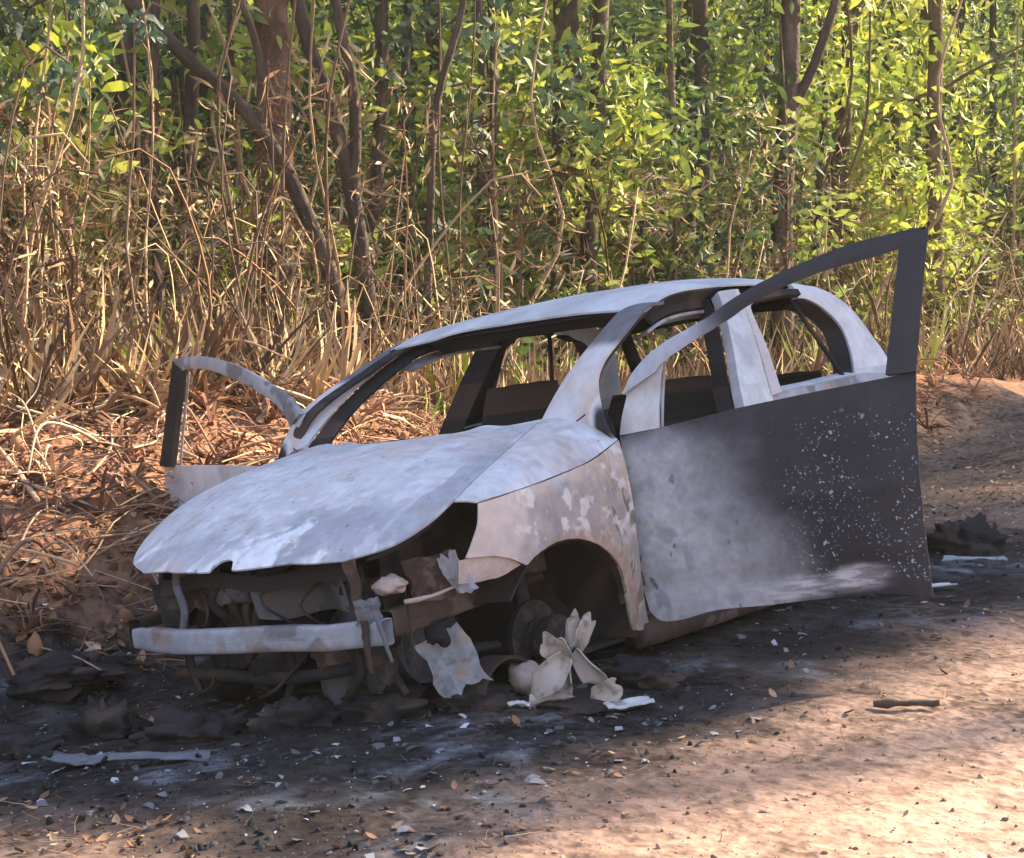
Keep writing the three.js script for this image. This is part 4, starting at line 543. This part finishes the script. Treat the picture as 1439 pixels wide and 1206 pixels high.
// ───────────────────────── trees, saplings and undergrowth
const bark = (a, b, k) => std({ roughness: 1, map: (() => { const t = tex(128, 256, (u, v) => { const n = fbm(u * 9 + 2 * fbm(u * 4, v * 3, k), v * 5, k, 4), g = fbm(u * 30, v * 12, k + 3, 3); return mix3(a, b, clamp(n * 1.5 - 0.25)).map((q) => q * (0.7 + 0.6 * g)); }); return t; })(), bumpMap: fineBump, bumpScale: 0.006 });
const mBark = bark([0.045, 0.036, 0.03], [0.13, 0.10, 0.078], 3), mBarkB = bark([0.05, 0.038, 0.028], [0.16, 0.115, 0.08], 13), mBarkR = bark([0.07, 0.042, 0.03], [0.20, 0.12, 0.085], 43), mStem = bark([0.16, 0.105, 0.06], [0.40, 0.29, 0.18], 23), mStemD = bark([0.07, 0.045, 0.03], [0.19, 0.125, 0.08], 33);
const mLeaf = new THREE.MeshPhysicalMaterial({ vertexColors: true, roughness: 0.9, transmission: 0.45, thickness: 0, side: THREE.DoubleSide });
const mLeafI = new THREE.MeshPhysicalMaterial({ color: 0xffffff, roughness: 0.9, transmission: 0.45, thickness: 0, side: THREE.DoubleSide });
const mDry = std({ color: 0xffffff, roughness: 1, side: THREE.DoubleSide });
const GREENS = [[0.10, 0.17, 0.035], [0.16, 0.24, 0.045], [0.25, 0.33, 0.06], [0.33, 0.38, 0.09], [0.06, 0.115, 0.035]], DARKG = [[0.035, 0.07, 0.045], [0.05, 0.095, 0.05], [0.075, 0.12, 0.05], [0.10, 0.14, 0.05]], YELL = [[0.36, 0.42, 0.06], [0.46, 0.50, 0.09], [0.24, 0.33, 0.05]], TAN = [[0.40, 0.29, 0.17], [0.30, 0.20, 0.115], [0.48, 0.38, 0.23], [0.20, 0.12, 0.07], [0.11, 0.068, 0.042]];
const pick = (a) => a[Math.floor(rnd() * a.length) % a.length];
class Leaves {                                            // many small folded leaves in one part
  constructor() { this.p = []; this.c = []; this.n = 0; }
  add(o, dir, len, wid, col) {
    const d = dir.clone().normalize(), s = V(rr(-1, 1), rr(-0.4, 0.4), rr(-1, 1)).cross(d).normalize(), up = s.clone().cross(d).normalize();
    const at = (t, w, h) => o.clone().addScaledVector(d, len * t).addScaledVector(s, w).addScaledVector(up, h - len * 0.22 * t * t), k = wid * 0.4;
    const l1 = at(0.28, wid * 0.85, k), r1 = at(0.28, -wid * 0.85, k), l2 = at(0.64, wid * 0.8, k), r2 = at(0.64, -wid * 0.8, -k * 0.4), e = at(1, 0, 0);
    for (const t of [[o, l1, r1], [l1, l2, r1], [r1, l2, r2], [l2, e, r2]]) for (const q of t) { this.p.push(q.x, q.y, q.z); this.c.push(...col); }
  }
  geo() { const g = new THREE.BufferGeometry(); g.setAttribute('position', new THREE.Float32BufferAttribute(this.p, 3)); g.setAttribute('color', new THREE.Float32BufferAttribute(this.c, 3)); g.computeVertexNormals(); return g; }
}
function crownGeo(center, R, clumps, per, len, pal, drop = 0.4) {
  const L = new Leaves();
  for (let k = 0; k < clumps; k++) {
    let q; do q = V(rr(-1, 1), rr(-1, 1), rr(-1, 1)); while (q.length() > 1 || q.length() < 0.25);
    const c = V(center[0] + q.x * R[0], center[1] + q.y * R[1], center[2] + q.z * R[2]), r = rr(0.25, 0.55) * Math.min(...R) * 0.62, base = pick(pal);
    for (let i = 0; i < per; i++) { const o = V(rr(-1, 1), rr(-0.8, 0.8), rr(-1, 1)).multiplyScalar(r).add(c), j = rr(0.75, 1.25); L.add(o, V(rr(-1, 1), rr(-1, 0.6) - drop, rr(-1, 1)), len * rr(0.7, 1.3), len * rr(0.17, 0.28), base.map((x) => x * j)); }
  }
  return L.geo();
}
const PX = (u, d) => (u - 719.5) / 2508 * d;              // sideways metres at a given depth
// ── the trees that stand out behind the car
function tree(o) {
  const g = new THREE.Group(), gy = groundH(o.x, o.z); g.position.set(o.x, gy - 0.06, o.z);
  const trunk = part(g, 'trunk', tube(o.path, o.r, o.r * 0.55, 9, 22, 0.16), o.m);
  for (const l of o.limbs ?? []) part(trunk, 'limb', tube(l.p, l.r, l.r * 0.5, 7, 12, 0.14), o.m);
  const tp = o.path[o.path.length - 1];
  const L = crownGeo([tp[0], tp[1] + 0.2, tp[2]], o.R ?? [1.5, 1.1, 1.5], o.clumps ?? 16, 44, 0.12, o.pal ?? GREENS);
  part(g, 'crown', L, mLeaf).userData.kind = 'stuff';
  return top(g, 'forest_tree', o.label, 'tree', 'trees behind the car');
}
tree({ x: PX(535, 11.6), z: -11.6, r: 0.062, m: mBark, path: [[0, 0, 0], [-0.06, 0.9, 0], [-0.13, 1.55, 0], [-0.24, 2.1, 0], [-0.42, 2.7, 0], [-0.6, 4, 0.1], [-0.7, 5.6, 0.2]], limbs: [{ p: [[-0.13, 1.5, 0], [-0.10, 2.2, 0.03], [-0.2, 2.9, 0.1], [-0.2, 4.2, 0.2]], r: 0.042 }], label: 'dark slim tree that forks into two near-upright stems beside the leaning tree' });
tree({ x: PX(512, 11.1), z: -11.1, r: 0.058, m: mBark, path: [[0, 0, 0], [-0.08, 0.65, 0], [-0.30, 1.35, 0], [-0.60, 1.95, 0.05], [-1.1, 2.45, 0.1], [-1.8, 3.3, 0.2], [-2.3, 4.6, 0.3]], limbs: [{ p: [[-0.58, 1.9, 0.05], [-0.55, 2.3, 0.1], [-0.7, 2.9, 0.2], [-0.8, 3.6, 0.2]], r: 0.03 }], label: 'dark thin tree leaning far over beside the forked tree' });
tree({ x: PX(600, 12.2), z: -12.2, r: 0.035, m: mBark, path: [[-0.05, 0, 0], [0.02, 0.9, 0], [0.07, 1.7, 0], [0.12, 2.3, 0], [0.33, 3.0, 0], [0.5, 4.2, 0]], R: [0.9, 0.8, 0.9], clumps: 9, label: 'slender dark sapling-like tree bending at its top, between forked tree and thick pair' });
tree({ x: PX(392, 12.6), z: -12.6, r: 0.15, m: mBarkR, path: [[0, 0, 0], [0.02, 1.5, 0], [0.05, 3, 0], [0, 5, 0], [0.1, 7, 0]], pal: DARKG, label: 'thick brown trunk standing straight behind the leaning tree' });
tree({ x: PX(803, 15.2), z: -15.2, r: 0.135, m: mBarkB, path: [[0, 0, 0], [-0.04, 1.6, 0], [0.03, 3.2, 0], [0, 5, 0], [-0.1, 7.5, 0]], label: 'thick brown trunk, the paler one of a close pair behind the car roof' });
tree({ x: PX(835, 15.0), z: -15.0, r: 0.085, m: mBark, path: [[-0.05, 0, 0], [0, 1.6, 0], [0.08, 2.6, 0], [0.14, 3.6, 0], [0.2, 5, 0], [0.2, 7, 0]], label: 'dark narrow trunk, the slimmer one of a close pair behind the car roof' });
tree({ x: PX(1103, 16.4), z: -16.4, r: 0.115, m: mBark, path: [[0, 0, 0], [0.0, 0.9, 0], [0.02, 1.9, 0], [0.08, 2.8, 0], [0.12, 3.8, 0], [0.3, 5.5, 0], [0.35, 7.4, 0]], limbs: [{ p: [[0.08, 2.6, 0], [0.35, 3.2, 0.1], [0.7, 4.4, 0.1], [0.9, 5.6, 0.2]], r: 0.05 }], label: 'dark trunk rising behind the window frame of the open near door' });
tree({ x: PX(1172, 19), z: -19, r: 0.085, m: mBarkB, path: [[0, 0, 0], [0.05, 1.5, 0], [0.12, 3, 0], [0.4, 4.4, 0], [0.8, 6, 0], [1.0, 8, 0]], label: 'brown trunk leaning outward behind the dark trunk at the open door' });
tree({ x: PX(1316, 19.2), z: -19.2, r: 0.10, m: mBarkB, path: [[0, 0, 0], [0.02, 1.2, 0], [0, 2.5, 0], [0.03, 3.6, 0], [0, 5, 0], [0.1, 7, 0]], limbs: [{ p: [[0, 3.05, 0], [-0.3, 2.95, 0.1], [-0.8, 2.75, 0.2]], r: 0.022 }, { p: [[0, 3.0, 0], [0.3, 3.2, 0.1], [0.9, 3.5, 0.3]], r: 0.022 }], label: 'mossy brown trunk with a near-level side branch, standing beyond the open near door' });
tree({ x: PX(952, 15.6), z: -15.6, r: 0.04, m: mBarkB, path: [[0, 0, 0], [0.03, 1.8, 0], [0, 3.4, 0], [0.05, 5.5, 0]], R: [1, 0.8, 1], clumps: 9, label: 'pole-thin straight tree behind the middle of the car roof' });
tree({ x: PX(1265, 23), z: -23, r: 0.1, m: mBarkB, path: [[0, 0, 0], [0.05, 2, 0], [-0.1, 4.2, 0], [0, 7, 0]], pal: YELL, label: 'pale distant trunk among sunlit leaves beyond the open near door' });
// ── slimmer trunks standing deeper in the wood
{
  const vs = [0, 1, 2, 3].map((k) => [tube([[0, 0, 0], [rr(-0.2, 0.2), 1.6, 0], [rr(-0.35, 0.35), 3.2, rr(-0.2, 0.2)], [rr(-0.5, 0.5), 5, 0], [0.2, 7, 0]], 0.085, 0.045, 8, 16, 0.2), crownGeo([0.1, 6.6, 0], [1.4, 1, 1.4], 12, 30, 0.17, k % 2 ? YELL : GREENS)]);
  for (let k = 0; k < 66; k++) {
    const s = rr(k % 3 ? 5 : 7, k % 3 ? 8 : 13), a = mix(0, -22, (k + rnd()) / 66), [x, z] = fromSA(s, a), q = x / -z; if (Math.abs(q) > 0.31) continue;
    const g = new THREE.Group(), w = rr(0.3, 1.1); g.position.set(x, groundH(x, z) - 0.05, z); g.rotation.y = rr(0, 6.28); g.scale.set(w, 1, w);
    const dark = k % 3 > 0; part(g, 'trunk', vs[k % 4][0], dark ? mBark : mBarkB); part(g, 'crown', vs[k % 4][1], mLeaf).userData.kind = 'stuff';
    top(g, 'woodland_tree', dark ? 'slim dark trunk standing deep among the woodland leaves' : 'slim brown trunk standing deep among the woodland leaves', 'tree', dark ? 'slim dark trunks deep in the woodland' : 'slim brown trunks deep in the woodland');
  }
}
// ── thin dry stems, one object each
{
  const variants = [];
  for (let k = 0; k < 8; k++) { const b = rr(-0.25, 0.25), c = rr(-0.35, 0.35), d = rr(-0.3, 0.3), e = rr(-0.12, 0.12); variants.push(tube([[0, 0, 0], [b * 0.3 + e, 0.7, d * 0.2], [b - e, 1.5, d * 0.5], [b + c * 0.5 + e, 2.3, d], [b + c, 3.2, d * 1.4]], 0.014, 0.006, 5, 12, 0.2)); }
  for (let k = 0; k < 150; k++) {
    const s = 4.0 + 3.4 * Math.pow(rnd(), 1.3), a = mix(0.8, -17, Math.pow(rnd(), 1.1)), [x, z] = fromSA(s, a);
    if (x / -z > 0.31 || x / -z < -0.31 || (a < -5 && rnd() < 0.65)) continue;
    const d = -z, m = new THREE.Mesh(variants[k % 8], rnd() < 0.62 ? mStem : mStemD); m.position.set(x, groundH(x, z) - 0.04, z); m.rotation.y = rr(0, 6.28); m.rotation.z = rr(-0.16, 0.16);
    const w = rr(0.7, 1.5) * d / 12; m.scale.set(w, rr(0.45, 1.3), w);
    top(m, 'dry_sapling', m.material === mStem ? 'thin pale dry sapling standing in the forest undergrowth' : 'thin dark brown dry sapling standing in the forest undergrowth', 'sapling', m.material === mStem ? 'pale dry saplings in the undergrowth' : 'dark dry saplings in the undergrowth');
  }
}
// ── leafy saplings
{
  const vs = [GREENS, GREENS, YELL, DARKG, YELL].map((pal) => {
    const h = rr(2.2, 3.6), L = new Leaves(), st = tube([[0, 0, 0], [rr(-0.1, 0.1), h * 0.4, rr(-0.1, 0.1)], [rr(-0.2, 0.2), h * 0.75, 0], [rr(-0.3, 0.3), h, rr(-0.2, 0.2)]], 0.018, 0.006, 5, 10, 0.1);
    for (let k = 0; k < 34; k++) { const y = h * (0.22 + 0.82 * rnd()), a = rr(0, 6.28), r = rr(0.1, 0.62), c = V(Math.cos(a) * r, y, Math.sin(a) * r), base = pick(pal); for (let i = 0; i < 11; i++) { const j = rr(0.75, 1.2); L.add(c.clone().add(V(rr(-0.16, 0.16), rr(-0.12, 0.12), rr(-0.16, 0.16))), V(Math.cos(a) + rr(-1, 1), rr(-0.9, 0.3), Math.sin(a) + rr(-1, 1)), rr(0.07, 0.16), rr(0.014, 0.026), base.map((q) => q * j)); } }
    return [st, L.geo()];
  });
  const kinds = ['leafy green sapling with drooping leaves in the forest edge', 'leafy green sapling with drooping leaves in the forest edge', 'yellow-green sapling with thin drooping leaves in the forest edge', 'dark blue-green bushy sapling in the forest edge', 'yellow-green sapling with thin drooping leaves in the forest edge'];
  const add = (x, z, k, sc) => { const g = new THREE.Group(); g.position.set(x, groundH(x, z) - 0.03, z); g.rotation.y = rr(0, 6.28); g.scale.setScalar(sc); part(g, 'stem', vs[k][0], mBarkB); part(g, 'foliage', vs[k][1], mLeaf).userData.kind = 'stuff'; top(g, 'sapling', kinds[k], 'sapling', kinds[k].replace(' sapling', ' saplings')); };
  for (let k = 0; k < 95; k++) {
    const s = 4.6 + 5.5 * rnd(), a = mix(0.6, -20, rnd()), [x, z] = fromSA(s, a), q = x / -z; if (Math.abs(q) > 0.33) continue;
    if (q > -0.22 && q < -0.04 && s < 5.2) continue; const e = fbm(x * 0.5 + 40, z * 0.5, 12, 2); add(x, z, e > 0.52 ? [2, 4, 0][k % 3] : [0, 3, 1, 2][k % 4], rr(0.8, 1.35));
  }
}
// ── undergrowth nobody could count: canes, dry blades, leaves, deeper woodland
function scatter(name, geo, mat, n, place, label) {
  const im = new THREE.InstancedMesh(geo, mat, n), m4 = new THREE.Matrix4(), q = new THREE.Quaternion(), e = new THREE.Euler(), col = new THREE.Color(); let k = 0;
  for (let i = 0; i < n * 3 && k < n; i++) { const o = place(i); if (!o) continue; e.set(...o.r); q.setFromEuler(e); m4.compose(V(...o.p), q, V(...o.s)); im.setMatrixAt(k, m4); im.setColorAt(k, col.setRGB(...o.c)); k++; }
  im.count = k; return top(im, name, label, name.split('_').pop(), undefined, 'stuff');
}
const inView = (x, z, m = 0.33) => Math.abs(x / -z) < m;
const caneG = tube([[0, 0, 0], [0.08, 0.35, 0.02], [0.1, 0.7, 0.05], [0.03, 1, 0.12]], 0.010, 0.004, 4, 7, 0.15);
const caneG2 = tube([[0, 0, 0], [-0.06, 0.3, 0.05], [0.12, 0.62, 0], [0.32, 0.85, 0.1], [0.5, 0.8, 0.1]], 0.008, 0.003, 4, 9, 0.15);
const bladeG = (() => { const L = new Leaves(); for (let k = 0; k < 9; k++) { const a = rr(0, 6.28), o = V(rr(-0.05, 0.05), 0, rr(-0.05, 0.05)); L.add(o, V(Math.cos(a) * 0.5, 1, Math.sin(a) * 0.5), rr(0.3, 0.6), rr(0.006, 0.012), [1, 1, 1]); } return L.geo(); })();
const leafG = (() => { const L = new Leaves(); for (let k = 0; k < 12; k++) { const a = rr(0, 6.28), o = V(rr(-0.2, 0.2), rr(-0.15, 0.15), rr(-0.2, 0.2)); L.add(o, V(Math.cos(a), rr(-0.9, 0.4), Math.sin(a)), rr(0.08, 0.17), rr(0.015, 0.03), [1, 1, 1]); } return L.geo(); })();
const deadG = (() => { const L = new Leaves(); for (let k = 0; k < 13; k++) { const a = rr(0, 6.28), o = V(rr(-0.2, 0.2), rr(-0.2, 0.2), rr(-0.2, 0.2)); L.add(o, V(Math.cos(a) * 0.6, rr(-1.4, 0.2), Math.sin(a) * 0.6), rr(0.06, 0.22), rr(0.005, 0.012), [1, 1, 1]); } return L.geo(); })();
const leafBig = (() => { const L = new Leaves(); for (let k = 0; k < 40; k++) { const a = rr(0, 6.28), o = V(rr(-0.5, 0.5), rr(-0.4, 0.4), rr(-0.5, 0.5)); L.add(o, V(Math.cos(a), rr(-0.9, 0.4), Math.sin(a)), rr(0.09, 0.2), rr(0.022, 0.045), [1, 1, 1]); } return L.geo(); })();
const jit = (c, a = 0.7, b = 1.3) => { const k = rr(a, b); return c.map((x) => x * k); };
const forestSpot = (s0, s1, pow = 1) => { const s = s0 + (s1 - s0) * Math.pow(rnd(), pow), a = mix(4.5, -27, rnd()), [x, z] = fromSA(s, a); return z < -4 && x / -z < 0.42 && x / -z > -0.62 ? [x, z, s, a] : null; };
for (const [g, n] of [[caneG, 640], [caneG2, 1450]]) scatter('undergrowth_canes', g, std({ color: 0xffffff, roughness: 1 }), n, () => { const f = forestSpot(3.7, 10, 1.3); if (!f) return null; const [x, z] = f; if (f[3] < -5 && rnd() < 0.7) return null; const h = rr(0.4, 1) * rr(0.7, 2.6), w = rr(0.6, 1.5) * Math.max(1, -z / 13); return { p: [x, groundH(x, z) - 0.05, z], r: [rr(-0.5, 0.5), rr(0, 6.28), rr(-0.5, 0.5)], s: [w, h, w], c: jit(rnd() < 0.7 ? pick(TAN) : [0.14, 0.10, 0.07], 0.6, 1.2) }; }, g === caneG ? 'tangle of upright dry tan canes filling the forest edge' : 'tangle of bent dry tan canes filling the forest edge');
scatter('dry_grass', bladeG, mDry, 1600, () => { const f = forestSpot(3.3, 8, 1.4); if (!f || (f[3] < -5 && rnd() < 0.6)) return null; const [x, z] = f, h = rr(0.4, 1.5); return { p: [x, groundH(x, z) - 0.02, z], r: [rr(-0.4, 0.4), rr(0, 6.28), rr(-0.4, 0.4)], s: [rr(0.8, 1.8), h, rr(0.8, 1.8)], c: jit(rnd() < 0.93 ? pick(TAN) : pick(YELL), 0.6, 1.15) }; }, 'dry straw-coloured grass tufts along the forest edge');
scatter('hanging_dead_leaves', deadG, mDry, 8600, () => { const f = forestSpot(4.1, 9, 1.2); if (!f) return null; const [x, z] = f; const u = x / -z; if (u > -0.22 && u < -0.03 && f[2] < 4.9 && rnd() < 0.8) return null; if (rnd() < (f[3] < -5 ? 0.8 : 0.1)) return null; return { p: [x, groundH(x, z) + 0.05 + (u < -0.15 ? 1.6 : 2.2) * Math.pow(rnd(), 1.5), z], r: [rr(0, 6), rr(0, 6), rr(0, 6)], s: [rr(0.7, 1.4), rr(0.7, 1.6), rr(0.7, 1.4)], c: jit(pick(TAN), 0.55, 1.1) }; }, 'withered brown leaves hanging in the undergrowth');
scatter('forest_foliage', leafG, mLeafI, 15000, () => {
  const f = forestSpot(4.5, 12); if (!f) return null; const [x, z, s] = f, u = x / -z, top_ = 1.4 + 0.36 * -z * 0.5 + 1.2;
  const y = rr(0.1, 1) * rr(0.3, 1.15) * top_, g = fbm(x * 0.9, y * 0.9, Math.floor(z), 3); if (g < 0.43) return null;
  if (u > -0.22 && u < -0.04 && s < 5.3) return null; if (s < 5.6 && f[3] > -5 && rnd() < 0.4) return null;
  const sp = fbm(x * 0.5 + 40, z * 0.5, 12, 2), pal = sp > 0.53 ? YELL : sp < 0.42 && rnd() < 0.6 ? DARKG : rnd() < 0.3 ? YELL : GREENS;
  return { p: [x, groundH(x, z) + y, z], r: [rr(0, 6), rr(0, 6), rr(0, 6)], s: Array(3).fill(rr(0.6, 1.1 + sp * 1.0)), c: jit(pick(pal), 0.7, 1.2) };
}, 'mass of green leaves filling the forest');
scatter('deep_woodland', leafBig, mLeafI, 7600, () => {
  const s = rr(11, 26), a = mix(14, -48, rnd()), [x, z] = fromSA(s, a); if (x / -z > 0.5 || x / -z < -0.9 || z > -7) return null;
  const y = rr(0, 9) , u = x / -z; return { p: [x, y, z], r: [rr(0, 6), rr(0, 6), rr(0, 6)], s: Array(3).fill(rr(0.9, 1.7)), c: jit(rnd() < 0.3 ? pick(TAN) : fbm(x * 0.12, z * 0.12, 31, 2) > 0.47 ? pick(YELL) : pick(rnd() < 0.4 ? DARKG : GREENS), 0.6, 1.1) };
}, 'deep mass of woodland foliage behind the forest edge');
// ── dark leafy boughs overhanging from the near end of the forest edge
{
  const g = new THREE.Group(), x = -2.75, z = -9.4; g.position.set(x, groundH(x, z), z);
  part(g, 'trunk', tube([[-0.6, 0, 0], [-0.62, 1.4, 0], [-0.5, 2.6, -0.1], [-0.3, 4.2, -0.2]], 0.06, 0.03, 7, 12, 0.15), mBark);
  part(g, 'bough', tube([[-0.55, 1.5, 0], [0.1, 2.0, 0], [0.9, 2.35, -0.1]], 0.025, 0.01, 6, 8, 0.1), mBark);
  part(g, 'crown', mergeGeometries([crownGeo([0.35, 2.35, 0], [1.0, 0.75, 0.6], 40, 36, 0.085, DARKG, 0.7), crownGeo([-0.1, 1.55, 0], [0.55, 0.45, 0.5], 12, 28, 0.09, DARKG, 0.7), crownGeo([-0.3, 4.0, -0.2], [1.1, 0.9, 1.1], 16, 30, 0.12, DARKG)]), mLeaf).userData.kind = 'stuff';
  top(g, 'shrub_tree', 'bushy tree with dark blue-green hanging leaves at the edge of the bank', 'tree', undefined);
}
// ── tall trees across the road whose shade covers the car
{
  const crowns = [0, 1].map(() => crownGeo([0, 0, 0], [2.3, 1.9, 2.3], 74, 46, 0.30, GREENS));
  const trunkG = tube([[0, 0, 0], [0.1, 0.35, 0], [-0.05, 0.7, 0.05], [0, 1, 0]].map(([a, b, c]) => [a, b * 8, c]), 0.19, 0.09, 9, 14, 0.14);
  const put = (x, y, z, sx, k) => {
    const c = V(x, y, z), t = x, g = new THREE.Group(), gy = groundH(c.x, c.z); g.position.set(c.x, gy, c.z);
    const tr = part(g, 'trunk', trunkG, mBark); tr.scale.set(1, (c.y - gy) / 8, 1);
    const cr = part(g, 'crown', crowns[k], mLeaf); cr.position.y = c.y - gy; cr.scale.set(sx, sx, sx); cr.userData.kind = 'stuff'; cr.rotation.y = t;
    top(g, 'roadside_tree', 'tall leafy tree on the far side of the road', 'tree', 'tall trees on the far side of the road');
  };
  TALL_TREES.forEach((a) => put(...a));
}

renderer.render(scene, camera);
